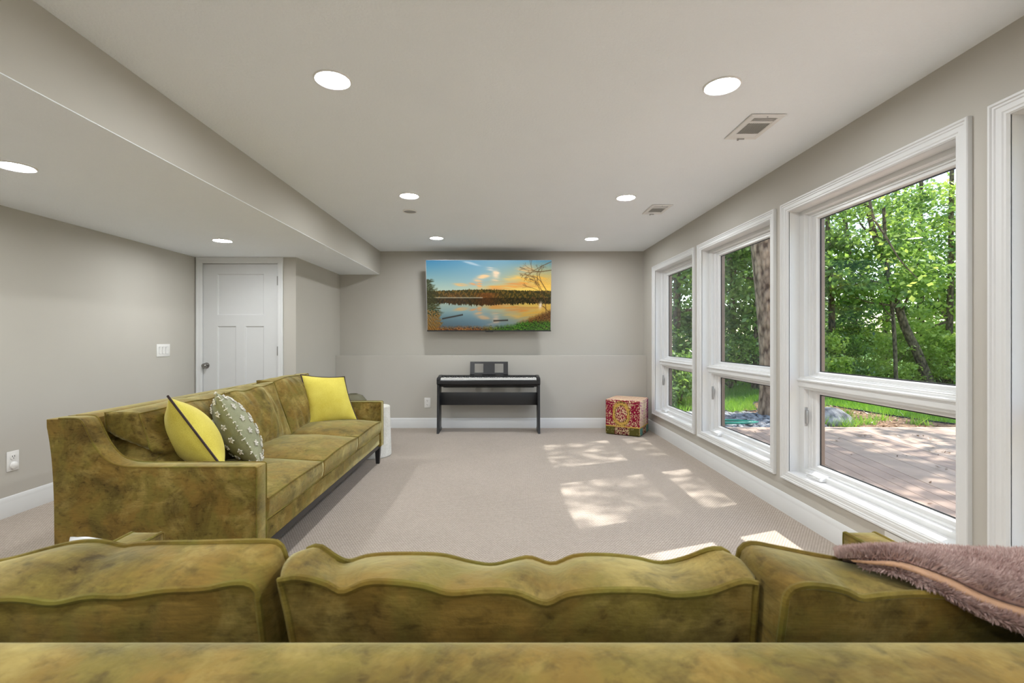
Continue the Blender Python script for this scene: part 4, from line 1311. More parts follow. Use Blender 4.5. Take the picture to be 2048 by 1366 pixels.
# middle cushion
fg_cushion([(560, 1160, 0.70), (600, 1156, 0.70), (650, 1168, 0.70), (685, 1184, 0.70), (735, 1166, 0.70), (790, 1166, 0.70), (850, 1174, 0.70), (900, 1188, 0.70), (970, 1183, 0.70), (1030, 1186, 0.70), (1090, 1207, 0.70), (1135, 1190, 0.70), (1200, 1182, 0.70), (1290, 1182, 0.70), (1350, 1191, 0.70), (1420, 1184, 0.70), (1480, 1164, 0.70), (1512, 1166, 0.70)],
           [(618, 1098, 0.80), (640, 1094, 0.80), (672, 1115, 0.80), (700, 1124, 0.83), (735, 1114, 0.85), (790, 1110, 0.85), (880, 1112, 0.85), (940, 1126, 0.85), (985, 1132, 0.85), (1030, 1122, 0.85), (1060, 1117, 0.85), (1105, 1130, 0.85), (1150, 1114, 0.85), (1210, 1112, 0.85), (1270, 1118, 0.85), (1320, 1128, 0.85), (1370, 1118, 0.83), (1420, 1100, 0.81), (1448, 1101, 0.80), (1462, 1116, 0.80)],
           (0.005, 4, 0.02), (0.0, 4, 0.0), (-0.02, 4, 0.0), (0.02, 4, 0.0), seed=51)
# left cushion
fg_cushion([(-455, 1235, 0.71), (-300, 1215, 0.71), (-150, 1210, 0.71), (0, 1200, 0.715), (50, 1200, 0.715), (110, 1207, 0.715), (180, 1194, 0.715), (250, 1194, 0.715), (330, 1182, 0.715), (410, 1178, 0.715), (460, 1168, 0.715), (497, 1168, 0.715), (513, 1182, 0.715)],
           [(-230, 1150, 0.85), (-120, 1140, 0.85), (-40, 1128, 0.85), (0, 1124, 0.85), (40, 1115, 0.85), (105, 1097, 0.85), (156, 1086, 0.85), (200, 1084, 0.85), (232, 1090, 0.85), (252, 1094, 0.85), (275, 1090, 0.85), (330, 1087, 0.84), (410, 1086, 0.82), (480, 1084, 0.80), (545, 1084, 0.79), (562, 1092, 0.79), (572, 1118, 0.79)],
           (0.0, 4, 0.0), (0.0, 4, 0.01), (-0.02, 4, 0.0), (0.01, 4, 0.0), seed=52)
# right cushion
fg_cushion([(1572, 1196, 0.655), (1582, 1180, 0.655), (1610, 1171, 0.655), (1650, 1173, 0.655), (1690, 1182, 0.655), (1720, 1196, 0.655), (1760, 1192, 0.655), (1830, 1188, 0.655), (1900, 1192, 0.655), (1950, 1205, 0.665), (2010, 1225, 0.68), (2100, 1235, 0.69), (2300, 1240, 0.70)],
           [(1478, 1112, 0.775), (1484, 1095, 0.775), (1505, 1088, 0.775), (1550, 1096, 0.775), (1620, 1110, 0.775), (1680, 1121, 0.775), (1740, 1132, 0.785), (1850, 1140, 0.80), (1950, 1142, 0.82), (2100, 1150, 0.84), (2210, 1155, 0.85)],
           (0.0, 4, 0.0), (-0.005, 4, 0.0), (0.0, 4, 0.0), (0.02, 4, 0.0), seed=53, yb=0.735, bulge=(0.04, 0.008), wr=0.004)

# ------------------------------------------------------------------ throw pillows
def seated_pillow(name, label, c, yaw_dir, tilt, size, t, mat, pipe, seed, group='throw pillows on the left sofa', pinch=0.03, asym=(0.5, 0.5)):
    c = np.array(c, float)
    a = np.array([yaw_dir[0], yaw_dir[1], -0.17]); a /= np.linalg.norm(a)          # along the width
    n0 = np.array([-a[1], a[0], 0.0]); n0 /= np.linalg.norm(n0)
    if n0[0] < 0: n0 = -n0                                                        # faces the room
    up = math.cos(tilt) * np.array([0, 0, 1.0]) - math.sin(tilt) * n0
    up = up - a * (up @ a); up /= np.linalg.norm(up)
    h = size / 2
    # order so that the face normal points along +n0
    TL, TR, BR, BL = c - a * h + up * h, c + a * h + up * h, c + a * h - up * h, c - a * h - up * h
    o = thing(name, label, 'pillow', (c[0], c[1], c[2] - h), group=group)
    r = pillow([TL, TR, BR, BL], t, mat, o, pipe, seed=seed, pinch=pinch, asym=asym)
    return o, r
seated_pillow('throw_pillow', 'yellow square pillow with dark piping leaning at the near end of the left sofa', (-1.685, 2.63, 0.675), (-0.54, 0.84), math.radians(31), 0.48, 0.27, M_yellow, M_brown, 3, asym=(0.36, 0.5))
sg, (cov, GA, GB, nn) = seated_pillow('throw_pillow', 'sage green pillow with white tufts beside the near yellow pillow', (-1.640, 2.96, 0.640), (-0.489, 0.872), math.radians(27), 0.50, 0.23, M_sage, None, 5, pinch=0.015, asym=(0.40, 0.5))
# tufts: small looped stars on both faces
def tuft_mesh():
    bits = []
    for k in range(5):
        a = 2 * math.pi * k / 5 + 0.3
        P = [(0.004 * math.cos(a), 0.004 * math.sin(a), 0.001), (0.011 * math.cos(a - 0.25), 0.011 * math.sin(a - 0.25), 0.006), (0.016 * math.cos(a), 0.016 * math.sin(a), 0.004), (0.011 * math.cos(a + 0.25), 0.011 * math.sin(a + 0.25), 0.006)]
        bits.append(tube(np.array(P), 0.0030, 5))
    return join(bits)
tm = None
inv = rootmat(sg).inverted()
nt_ = 0
for G in (GA, GB):
    nrm = normals_of(G)
    for i in range(6):
        for j in range(6):
            ii = int(3 + i * 5.8 + (j % 2) * 2); jj = int(3 + j * 6)
            if ii > 34 or jj > 34: continue
            p = G[ii, jj]; nv = nrm[ii, jj]
            if (nv @ (p - (GA.mean((0, 1)) + GB.mean((0, 1))) / 2)) < 0: nv = -nv
            q = Vector(nv).to_track_quat('Z', 'Y').to_matrix().to_4x4()
            M_ = inv @ Matrix.Translation(p) @ q @ Matrix.Rotation(random.uniform(0, 6), 4, 'Z')
            if tm is None:
                o = part('tuft', tuft_mesh(), M_tuft, sg); tm = o.data
            else:
                o = link(bpy.data.objects.new('tuft', tm)); o.parent = sg
            o.matrix_local = M_ @ Matrix.Scale(1.22, 4)
            nt_ += 1
# fringe of short tufts along the seam
L = np.vstack([GA[0, :-1], GA[:-1, -1], GA[-1, :0:-1], GA[:0:-1, 0]])
fr_ = []
for p in L[::2]:
    for _ in range(3):
        dv = rng.normal(0, 1, 3); dv /= np.linalg.norm(dv)
        fr_.append(tube(np.array([p, p + dv * 0.007, p + dv * 0.010 + rng.normal(0, 0.004, 3)]), 0.0026, 4))
o = part('seam_fringe', join(fr_), M_tuft, sg, world=True); o['kind'] = 'stuff'
far = thing('throw_pillow', 'yellow square pillow with dark piping at the far end of the left sofa', 'pillow', (-1.55, 4.36, 0.45), group='throw pillows on the left sofa')
pillow([(-1.805, 4.27, 0.885), (-1.475, 4.46, 0.852), (-1.335, 4.41, 0.452), (-1.69, 4.16, 0.45)], 0.14, M_yellow, far, M_brown, seed=8, pinch=0.018, asym=(0.65, 0.3))
wp = thing('white_pillow', 'plain white pillow mostly hidden behind the left foreground cushion', 'pillow', (-0.93, 1.10, 0.47))
pillow([(-0.985, 1.06, 0.795), (-0.80, 1.12, 0.655), (-0.90, 1.22, 0.42), (-1.045, 1.17, 0.47)], 0.15, M_white_cloth, wp, None, seed=9, pinch=0.0, rc=0.6)

# ------------------------------------------------------------------ drum side table and vase behind the sofa arm
st = thing('side_table', 'white textured drum side table just behind the far sofa arm', 'side table', (-1.345, 4.93, 0))
part('drum', lathe([(0.0, 0.0), (0.19, 0.0), (0.198, 0.01), (0.195, 0.12), (0.187, 0.34), (0.182, 0.49)], 48), M_plaster, st)
part('top', lathe([(0.183, 0.488), (0.183, 0.505), (0.178, 0.510), (0.0, 0.510)], 48), M_plaster, st)
va = thing('floor_vase', 'rounded smoky olive floor vase showing above the far sofa arm', 'vase', (-1.60, 5.12, 0))
part('body', lathe([(0.0, 0.0), (0.10, 0.0), (0.12, 0.02), (0.155, 0.20), (0.165, 0.36), (0.160, 0.46), (0.140, 0.545), (0.10, 0.595), (0.05, 0.612), (0.03, 0.605)], 40), M_smoke, va)
part('neck', lathe([(0.045, 0.608), (0.047, 0.615), (0.040, 0.617), (0.036, 0.59)], 32), M_smoke, va)

# ------------------------------------------------------------------ plush blanket over the right foreground cushion
bl = thing('throw_blanket', 'folded mauve plush blanket with tan edge over the right foreground cushion', 'blanket', (0.62, 0.70, 0.86))
def rail(pts, n=44):
    return smooth_curve(np.array([px(*p) for p in pts]), n)
r0 = rail([(1690, 1122, 0.86), (1760, 1130, 0.92), (1900, 1150, 0.98), (2048, 1165, 1.0), (2300, 1170, 1.02)])
r1 = rail([(1672, 1107, 0.80), (1722, 1104, 0.83), (1800, 1101, 0.86), (1900, 1101, 0.88), (2048, 1103, 0.88), (2320, 1100, 0.88)])
r2 = rail([(1668, 1108, 0.78), (1716, 1105, 0.78), (1790, 1100, 0.79), (1890, 1102, 0.79), (2048, 1118, 0.77), (2400, 1130, 0.76)])
r3 = rail([(1670, 1111, 0.745), (1722, 1104, 0.725), (1800, 1103, 0.71), (1895, 1126, 0.69), (2048, 1168, 0.665), (2480, 1230, 0.645)])
r4 = rail([(1676, 1114, 0.735), (1728, 1114, 0.71), (1800, 1119, 0.69), (1890, 1147, 0.665), (2048, 1205, 0.635), (2500, 1300, 0.615)])
r5 = rail([(1684, 1116, 0.742), (1735, 1120, 0.715), (1800, 1124, 0.695), (1890, 1153, 0.672), (2048, 1217, 0.640), (2500, 1310, 0.622)])
part('upper_fold', (np.vstack([r0, r1, r2, r3, r4, r5, r5 * 0.5 + r0 * 0.5 - np.array([0, 0, 0.012])]), grid_faces(7, 44)), M_fur, bl, world=True, auto=False)
c0 = rail([(1690, 1117, 0.738), (1735, 1121, 0.712), (1800, 1123, 0.692), (1890, 1152, 0.668), (2048, 1216, 0.637), (2500, 1310, 0.618)])
c1 = rail([(1700, 1120, 0.724), (1740, 1122, 0.700), (1800, 1127, 0.680), (1885, 1158, 0.656), (2048, 1224, 0.628), (2500, 1325, 0.608)])
c2 = rail([(1706, 1124, 0.720), (1745, 1129, 0.696), (1800, 1136, 0.676), (1880, 1166, 0.652), (2048, 1236, 0.625), (2500, 1345, 0.604)])
c3 = rail([(1706, 1124, 0.74), (1745, 1129, 0.716), (1800, 1137, 0.696), (1880, 1168, 0.672), (2048, 1240, 0.645), (2500, 1345, 0.624)])
part('tan_lining', (np.vstack([c0, c1, c2, c3]), grid_faces(4, 44)), M_tan, bl, world=True, auto=False)
b0 = rail([(1712, 1126, 0.745), (1750, 1131, 0.720), (1800, 1137, 0.700), (1880, 1168, 0.675), (2048, 1240, 0.645), (2500, 1350, 0.62)])
b1 = rail([(1716, 1127, 0.722), (1750, 1132, 0.700), (1800, 1139, 0.680), (1875, 1170, 0.655), (2048, 1244, 0.622), (2500, 1360, 0.60)])
b2 = rail([(1722, 1132, 0.715), (1756, 1138, 0.694), (1805, 1148, 0.674), (1875, 1180, 0.650), (2048, 1256, 0.617), (2500, 1380, 0.596)])
b3 = rail([(1730, 1136, 0.720), (1765, 1144, 0.700), (1810, 1156, 0.68), (1880, 1192, 0.655), (2048, 1268, 0.622), (2500, 1400, 0.60)])
b4 = rail([(1732, 1136, 0.75), (1768, 1144, 0.73), (1812, 1157, 0.71), (1885, 1194, 0.682), (2048, 1268, 0.648), (2500, 1400, 0.62)])
part('lower_fold', (np.vstack([b0, b1, b2, b3, b4]), grid_faces(5, 44)), M_fur, bl, world=True, auto=False)
def fur(rails, count, seed, ln=0.013):
    r = np.random.default_rng(seed)
    G = np.stack(rails)
    m, n = G.shape[:2]
    # finer resample
    nr = normals_of(G)
    a = r.uniform(0, m - 1.001, count); b_ = r.uniform(0, n - 1.001, count)
    i, j = a.astype(int), b_.astype(int)
    fa, fb = (a - i)[:, None], (b_ - j)[:, None]
    def itp(X):
        return X[i, j] * (1 - fa) * (1 - fb) + X[i + 1, j] * fa * (1 - fb) + X[i, j + 1] * (1 - fa) * fb + X[i + 1, j + 1] * fa * fb
    P, Nn = itp(G), itp(nr)
    # outward: away from the inside of the fold (up and towards the viewer's side of the sofa)
    s = np.sign((Nn * np.array([0, -0.5, 1.0])).sum(1))[:, None]
    Nn = Nn * s
    clump = np.stack([fourier(P, 60, 8, 1), fourier(P, 60, 8, 2), fourier(P, 60, 8, 3)], -1)
    D = Nn + clump * 0.55 + r.normal(0, 0.22, (count, 3)) + np.array([0.25, -0.1, -0.25])
    D /= np.linalg.norm(D, axis=1)[:, None]
    Ls = ln * r.uniform(0.6, 1.2, count)[:, None]
    side = np.cross(D, r.normal(size=(count, 3))); side /= np.linalg.norm(side, axis=1)[:, None]
    w_ = 0.0009
    V = np.stack([P - side * w_ - Nn * 0.002, P + side * w_ - Nn * 0.002, P + D * Ls * 0.6 + side * w_ * 0.9, P + D * Ls], 1).reshape(-1, 3)
    q = np.arange(count)[:, None] * 4
    Fc = np.hstack([q, q + 1, q + 2, q + 3])
    return V, Fc
def dens(rails, k=4):
    R = np.stack(rails); out = []
    for i in range(len(R) - 1):
        for t in np.linspace(0, 1, k, endpoint=False):
            out.append(R[i] * (1 - t) + R[i + 1] * t)
    out.append(R[-1])
    return out
o = part('plush_pile', fur(dens([r0, r1, r2, r3, r4]), 42000, 4), M_furtip, bl, world=True, auto=False); o['kind'] = 'stuff'
o = part('plush_pile', fur(dens([b0, b1, b2, b3]), 15000, 5, 0.010), M_furtip, bl, world=True, auto=False); o['kind'] = 'stuff'

# ------------------------------------------------------------------ outdoors
GZ = -0.14
DZ = -0.10
def ground_obj(name, pts, z0, z1, mat, label, cat=None, kind='structure'):
    o = part(name, prism(pts, z0, z1, 'z'), mat, smooth=False)
    tag(o, label, cat, kind=kind)
    return o
ground_obj('lawn', [(2.2, -12), (60, -12), (60, 70), (-20, 70), (-20, 6.9), (2.2, 6.9)], GZ - 0.3, GZ - 0.03, M_lawn, 'green lawn running back to the trees')
ground_obj('mulch_bed', [(4.2, 6.6), (12, 6.6), (12, 7.05), (7.7, 7.1), (7.15, 7.45), (6.82, 8.35), (6.6, 9.55), (6.1, 10.15), (5.35, 10.1), (4.6, 9.2)], GZ - 0.1, GZ - 0.005, M_soil, 'bare brown mulch bed between deck and lawn')
ground_obj('gravel_base', [(2.2, 6.8), (4.75, 6.8), (5.0, 7.6), (4.8, 8.6), (3.6, 8.9), (2.2, 8.9)], GZ - 0.1, GZ + 0.0, M_pebble, 'grey ground under the river stones')

# deck with separate planks
dk = thing('deck', 'weathered wooden deck outside the windows', None, (2.25, 0, DZ), kind='structure')
ta = math.radians(10)
da = np.array([math.sin(ta), math.cos(ta)]); dn = np.array([math.cos(ta), -math.sin(ta)])
def clip_plank(s0, s1):
    """plank between offsets s0..s1 along dn, clipped to the deck outline"""
    org = np.array([2.25, 2.0])
    poly = [org + dn * s0 + da * -9, org + dn * s1 + da * -9, org + dn * s1 + da * 9, org + dn * s0 + da * 9]
    def cl(poly, nrm, c):
        out = []
        for i in range(len(poly)):
            p, q = poly[i], poly[(i + 1) % len(poly)]
            fp, fq = p @ nrm - c, q @ nrm - c
            if fp <= 0: out.append(p)
            if fp * fq < 0: out.append(p + (q - p) * fp / (fp - fq))
        return out
    for nrm, c in (((-1.0, 0), -2.2), ((0, 1.0), 6.93), ((0, -1.0), 2.5), ((1.0, 0), 10.5)):
        poly = cl(poly, np.array(nrm), c)
        if len(poly) < 3: return None
    return poly
np_ = 0
for i in range(-14, 66):
    s0 = i * 0.146
    poly = clip_plank(s0 + 0.003, s0 + 0.143)
    if poly is None: continue
    dz_ = random.uniform(-0.0015, 0.0015)
    part('plank', prism([(p[0] - 2.25, p[1]) for p in poly], -0.028 + dz_, dz_, 'z'), random.choice(M_plank), dk, smooth=False)
    np_ += 1
part('edge_plank', box(-0.05, 8.25, 6.935, 7.03, -0.13, 0.002, 0.004), M_plank[2], dk)
part('joist_board', box(-0.05, 8.25, -2.5, 6.93, -0.06, -0.035), M_edging, dk, smooth=False)

def cards(P, size, r, up=0.25, aspect=0.55, droop=0.0):
    """diamond leaves at points P"""
    n = len(P)
    nv = r.normal(size=(n, 3)); nv[:, 2] = np.abs(nv[:, 2]) + up
    nv /= np.linalg.norm(nv, axis=1)[:, None]
    t = np.cross(nv, r.normal(size=(n, 3))); t /= np.linalg.norm(t, axis=1)[:, None]
    b_ = np.cross(nv, t)
    s = size * r.uniform(0.6, 1.25, n)[:, None]
    V = np.stack([P - t * s, P + b_ * s * aspect, P + t * s, P - b_ * s * aspect], 1).reshape(-1, 3)
    q = np.arange(n)[:, None] * 4
    return V, np.hstack([q, q + 1, q + 2, q + 3])

def leaf_part(name, P, size, mat, parent, seed, up=0.25, aspect=0.55, kind='stuff'):
    r = np.random.default_rng(seed)
    V, Fc = cards(P, size, r, up, aspect)
    o = part(name, (V, Fc), mat, parent, world=parent is not None, smooth=False)
    at = o.data.attributes.new('tint', 'FLOAT', 'FACE')
    tn = np.clip(0.5 + 0.35 * fourier(P, 1.6, 8, seed) + r.normal(0, 0.25, len(P)), 0, 1).astype(np.float32)
    at.data.foreach_set('value', tn)
    if kind: o['kind'] = kind
    return o

def crown_points(n, c, rad, clusters, spread, seed, shell=0.5):
    r = np.random.default_rng(seed)
    d_ = r.normal(size=(clusters, 3)); d_ /= np.linalg.norm(d_, axis=1)[:, None]
    rr = (shell + (1 - shell) * r.uniform(0, 1, clusters)) ** 0.6
    C = np.array(c) + d_ * rr[:, None] * np.array(rad)
    k = r.integers(0, clusters, n)
    sp = spread * r.uniform(0.5, 1.3, clusters)
    P = C[k] + r.normal(size=(n, 3)) * sp[k][:, None] * np.array([1, 1, 0.55])
    return P, C

def tree(name, label, base, path, r0_, r1_, crowns, leaf=0.07, mat=None, bk=None, seed=0, branches=5, group='trees beyond the lawn', cat='tree'):
    t = thing(name, label, cat, base, group=group)
    P = smooth_curve(np.array(path, float), 18)
    rad = np.linspace(r0_, r1_, 18); rad[0] *= 1.35; rad[1] *= 1.1
    part('trunk', tube(P, rad, 12), bk or M_bark2, t, world=True)
    r = np.random.default_rng(seed)
    Ps = []
    Cs = []
    for (n, c, rd, cl, sp) in crowns:
        p, C = crown_points(n, c, rd, cl, sp, seed + len(Ps))
        p = p[p[:, 2] > GZ + 0.05]
        Ps.append(p); Cs.append(C)
    if Ps:
        leaf_part('foliage', np.vstack(Ps), leaf, mat or M_leaf, t, seed)
        C = np.vstack(Cs)
        bits = []
        for k in range(min(branches, len(C))):
            e = C[r.integers(0, len(C))]
            ii = int(np.clip(np.searchsorted(P[:, 2], e[2] - 0.8), 4, 16))
            s = P[ii]
            mid = (s + e) / 2 + np.array([0, 0, -0.15])
            q = smooth_curve(np.array([s, mid, e]), 8)
            bits.append(tube(q, np.linspace(rad[ii] * 0.55, 0.008, 8), 6))
        if bits:
            part('branches', join(bits), bk or M_bark2, t, world=True)
    return t

# big rough-barked tree beyond the deck; its high crown dapples the sun
bt = px(1552, 836, 8.3)
big = tree('oak_tree', 'thick rough-barked tree trunk seen through the second window', (bt[0], 8.3, GZ),
           [(bt[0] + 0.02, 8.3, GZ - 0.05), (bt[0] - 0.02, 8.3, 0.5), px(1546, 700, 8.3), px(1537, 600, 8.3), px(1526, 500, 8.3), (4.45, 8.35, 4.3), (4.4, 8.5, 7.0), (4.6, 8.6, 9.5)], 0.23, 0.09,
           [(8200, (5.8, 7.8, 7.6), (4.4, 2.6, 1.9), 80, 0.38), (1300, (6.4, 4.1, 7.6), (0.75, 0.95, 0.5), 12, 0.24), (2200, (4.8, 9.0, 8.8), (2.6, 2.6, 1.6), 30, 0.40)], leaf=0.085, mat=M_leaf, bk=M_bark, seed=70, branches=14, group=None)
# hanging bough with larger pale leaves in front of the third window
hb = [(4.6, 8.4, 5.6), (5.6, 8.2, 5.2), (6.1, 8.05, 4.2), px(1745, 430, 8.0), px(1770, 470, 8.0), px(1800, 520, 7.9), px(1838, 560, 7.9)]
hbc = smooth_curve(np.array(hb, float), 26)
part('bough', tube(hbc, np.linspace(0.05, 0.006, 26), 6), M_bark2, big, world=True)
r = np.random.default_rng(90)
hp = []
for i in range(11, 26):
    for _ in range(9):
        hp.append(hbc[i] + r.normal(0, 1, 3) * np.array([0.17, 0.17, 0.14]) + np.array([0, 0, -0.08]))
leaf_part('bough_leaves', np.array(hp), 0.052, M_leaf2, big, 91, up=0.6, aspect=0.75)

# trees beyond the lawn: (label, base px x, depth, path px, radii)
def ppath(pts):
    return [px(*p) for p in pts]
b = px(1855, 760, 13.0)
tree('leaning_tree', 'slender dark trunk leaning left across the third window', (b[0], 13.0, GZ),
     [(b[0] + 0.05, 13.0, GZ - 0.05)] + ppath([(1852, 752, 13.0), (1833, 701, 13.0), (1813, 662, 13.0), (1800, 624, 13.0), (1784, 572, 13.0), (1768, 527, 13.0), (1749, 469, 13.0), (1733, 406, 13.1), (1728, 330, 13.2)]), 0.125, 0.045,
     [(3800, (11.0, 13.4, 3.8), (2.6, 1.6, 1.5), 44, 0.26), (1500, (9.8, 13.0, 5.6), (2.2, 1.4, 1.0), 28, 0.24)], leaf=0.070, seed=101, branches=9)
def plain_tree(label, x, Y, h, lean, r0_, crowns, seed, mat=None, leaf=0.075, name='woodland_tree'):
    b = px(x, 700, Y)
    bx = b[0]
    return tree(name, label, (bx, Y, GZ), [(bx, Y, GZ - 0.05), (bx + lean * 0.3, Y, h * 0.35), (bx + lean * 0.7, Y + 0.1, h * 0.7), (bx + lean, Y + 0.1, h)], r0_, 0.04,
                [(n, (bx + dx, Y + dy, z), rd, cl, sp) for (n, dx, dy, z, rd, cl, sp) in crowns], leaf=leaf, mat=mat, seed=seed)
plain_tree('brown trunk behind the leaning one, right half of the third window', 1838, 15.5, 7.5, 0.2, 0.12, [(3400, 0.6, 0.5, 4.8, (2.0, 1.6, 1.5), 30, 0.28), (2600, -0.6, 0, 2.6, (1.7, 1.3, 1.0), 24, 0.26)], 111)
plain_tree('thin straight sapling left of the leaning trunk', 1793, 12.2, 4.6, -0.25, 0.045, [(3400, -0.4, 0.2, 2.9, (1.3, 1.0, 1.0), 24, 0.26)], 112)
plain_tree('slim upright tree at the right edge of the third window', 1895, 14.0, 8.0, 0.3, 0.10, [(3200, 0.3, 0.3, 4.2, (1.6, 1.4, 2.0), 36, 0.28), (3500, -0.2, 0, 1.4, (1.6, 1.2, 0.9), 26, 0.28)], 113, mat=M_leaf2)
plain_tree('forked tree with thin upper branches at the left of the third window', 1715, 16.0, 8.5, -0.6, 0.11, [(3600, -0.7, 0.4, 2.9, (1.9, 1.6, 1.6), 34, 0.28), (1500, 0.2, 0.4, 5.6, (2.2, 1.8, 1.3), 24, 0.28)], 114)
plain_tree('dense dark leafy tree left in the third window', 1665, 13.5, 6.5, -0.1, 0.10, [(5600, 0.0, 0.3, 2.6, (1.3, 1.3, 1.9), 40, 0.27)], 115, mat=M_leaf3)
plain_tree('leafy tree left of the thick trunk in the second window', 1462, 14.0, 7.5, 0.2, 0.12, [(8000, 0.1, 0.2, 3.4, (1.8, 1.5, 2.6), 56, 0.30)], 116, mat=M_leaf)
plain_tree('leafy tree just behind the thick trunk', 1512, 12.5, 7.0, 0.2, 0.10, [(8000, 0.2, 0.2, 3.6, (1.4, 1.3, 2.2), 46, 0.30)], 117, mat=M_leaf)
plain_tree('dark leafy tree filling the first window', 1352, 12.5, 7.0, 0.1, 0.12, [(11000, 0.2, 0.2, 3.2, (1.7, 1.4, 2.6), 60, 0.32)], 118, mat=M_leaf3)
plain_tree('tall tree far back between second and third windows', 1580, 18.0, 9.5, 0.2, 0.15, [(4200, 0.0, 0.2, 3.0, (3.0, 2.0, 3.4), 60, 0.42)], 119, mat=M_leaf, leaf=0.08)
plain_tree('tall far tree behind the third window, middle', 1770, 21.0, 10.0, 0.3, 0.16, [(4200, 0.3, 0.3, 1.9, (3.4, 2.0, 1.3), 34, 0.40), (1000, 0.6, 0, 6.8, (3.0, 2.0, 1.4), 18, 0.42)], 120, leaf=0.10)
plain_tree('tall far tree past the right end of the third window', 1950, 18.0, 9.5, 0.0, 0.15, [(3200, 0.0, 0.3, 2.6, (2.8, 2.0, 2.8), 50, 0.42)], 121, leaf=0.09)
plain_tree('far tree behind the first window', 1400, 20.0, 10.0, 0.0, 0.15, [(11000, 0.0, 0.3, 4.6, (3.2, 2.0, 3.8), 60, 0.5)], 122, mat=M_leaf3, leaf=0.10)
plain_tree('far tree seen over the near window', 2120, 15.0, 9.0, 0.0, 0.15, [(11000, 0.0, 0.3, 4.0, (3.0, 2.2, 3.2), 60, 0.45)], 123, leaf=0.09)
plain_tree('tall unseen tree right beside the deck, placed to shade it', 2490, 8.2, 9.5, -0.6, 0.17, [(10500, -0.6, 0.0, 7.4, (3.4, 2.6, 1.7), 70, 0.40)], 124, leaf=0.085)  # out of view, put where its high crown shades the deck

for k, (tx, ty, sd, lb) in enumerate([(19.0, 9.5, 131, 'broad leafy tree beyond the deck, past the near window'), (20.5, 4.5, 132, 'broad leafy tree facing the near window across the lawn'), (19.5, -1.5, 133, 'broad leafy tree across the lawn behind the viewpoint'), (24.0, 13.5, 134, 'far broad tree at the corner of the lawn')]):
    tree('woodland_tree', lb, (tx, ty, GZ), [(tx, ty, GZ - 0.05), (tx + 0.1, ty, 2.5), (tx, ty + 0.1, 5.0), (tx + 0.1, ty, 8.0)], 0.16, 0.05,
         [(5000, (tx, ty, 3.4), (2.6, 2.8, 2.4), 44, 0.42), (3500, (tx - 0.6, ty, 1.0), (1.8, 2.8, 1.0), 26, 0.35)], leaf=0.10, seed=sd)

# undergrowth
def bush(label, x, Y, w, h, n, seed, mat, leaf=0.05):
    b = px(x, 700, Y)
    t = thing('shrub', label, 'shrub', (b[0], Y, GZ), group='shrubs at the wood edge')
    P, C = crown_points(n, (b[0], Y, h * 0.45), (w, w * 0.7, h * 0.5), 30, 0.16, seed)
    P = P[P[:, 2] > GZ]
    leaf_part('foliage', P, leaf, mat, t, seed)
    st_ = [tube(np.array([(b[0] + random.uniform(-0.1, 0.1), Y, GZ - 0.02), (C[k] + np.array([b[0], Y, 0])) / 2, C[k]]), [0.02, 0.014, 0.006], 5) for k in range(6)]
    part('stems', join(st_), M_bark2, t, world=True)
    return t
for i, a in enumerate([
    ('bright shrub below the thin sapling', 1760, 13.6, 1.3, 1.5, 5200, M_leaf2), ('bright shrub right of the leaning trunk base', 1885, 13.8, 1.1, 1.6, 4600, M_leaf2),
    ('low green shrub left of the leaning trunk base', 1815, 14.6, 1.2, 1.4, 4200, M_leaf2), ('dark shrub at the left edge of the third window', 1655, 12.8, 1.1, 1.5, 4600, M_leaf),
    ('shrub between the boulder view and dark tree', 1705, 13.8, 1.2, 1.5, 4600, M_leaf2), ('dark shrub below the second window glass bar', 1460, 12.6, 1.1, 1.5, 4600, M_leaf),
    ('shrub behind the thick trunk base', 1520, 13.0, 1.1, 1.5, 4600, M_leaf3), ('speckled shrub outside the first window lower pane', 1352, 9.6, 0.55, 0.95, 3600, M_leaf),
    ('pale shrub behind the speckled one', 1400, 11.5, 0.9, 1.5, 3600, M_leaf3), ('shrub at the right edge beyond the lawn', 1960, 13.0, 1.3, 1.7, 4600, M_leaf2),
    ('shrub far right beyond the lawn', 2100, 12.0, 1.3, 1.7, 4600, M_leaf2), ('shrub left behind the first window', 1310, 10.5, 1.0, 1.8, 3600, M_leaf3),
    ('shrub between second and third windows', 1590, 12.5, 1.3, 1.6, 4600, M_leaf2)]):
    bush(a[0], a[1], a[2], a[3], a[4], a[5], 200 + i, a[6])

# river stones, boulder, hose, edging, grass, litter
def rock(rad, seed, sub=2, flat=0.6):
    bm = bmesh.new()
    bmesh.ops.create_icosphere(bm, subdivisions=sub, radius=1.0)
    V = np.array([v.co[:] for v in bm.verts]); Fc = [[v.index for v in f.verts] for f in bm.faces]
    bm.free()
    V = V * (1 + 0.16 * fourier(V, 1.6, 8, seed) + 0.05 * fourier(V, 4, 8, seed + 1))[:, None]
    V[:, 2] *= flat
    return V * np.array(rad), Fc
r = np.random.default_rng(12)
tmpl = [rock((1, 1, 1), 300 + i, 1, 0.65) for i in range(5)]
bits = []
for k in range(850):
    x, y = r.uniform(2.9, 4.95), r.uniform(7.06, 8.7)
    if y > 8.75 - abs(x - 3.9) * 0.25: continue
    V, Fc = tmpl[k % 5]
    s = r.uniform(0.022, 0.05)
    a = r.uniform(0, 6.28)
    R = np.array([[math.cos(a), -math.sin(a), 0], [math.sin(a), math.cos(a), 0], [0, 0, 1]])
    bits.append(((V * np.array([s * 1.3, s, s * 0.9])) @ R.T + np.array([x, y, GZ + s * 0.4]), Fc))
o = part('river_stones', join(bits), M_pebble)
tag(o, 'bed of rounded grey river stones beside the deck', 'stones', kind='stuff')
bo = part('boulder', None or (lambda VF: (VF[0] + np.array([5.22, 7.62, GZ + 0.07]), VF[1]))(rock((0.36, 0.26, 0.24), 77, 4, 0.85)), M_stone)
tag(bo, 'big rounded grey boulder at the deck edge outside the third window', 'boulder')
hs = []
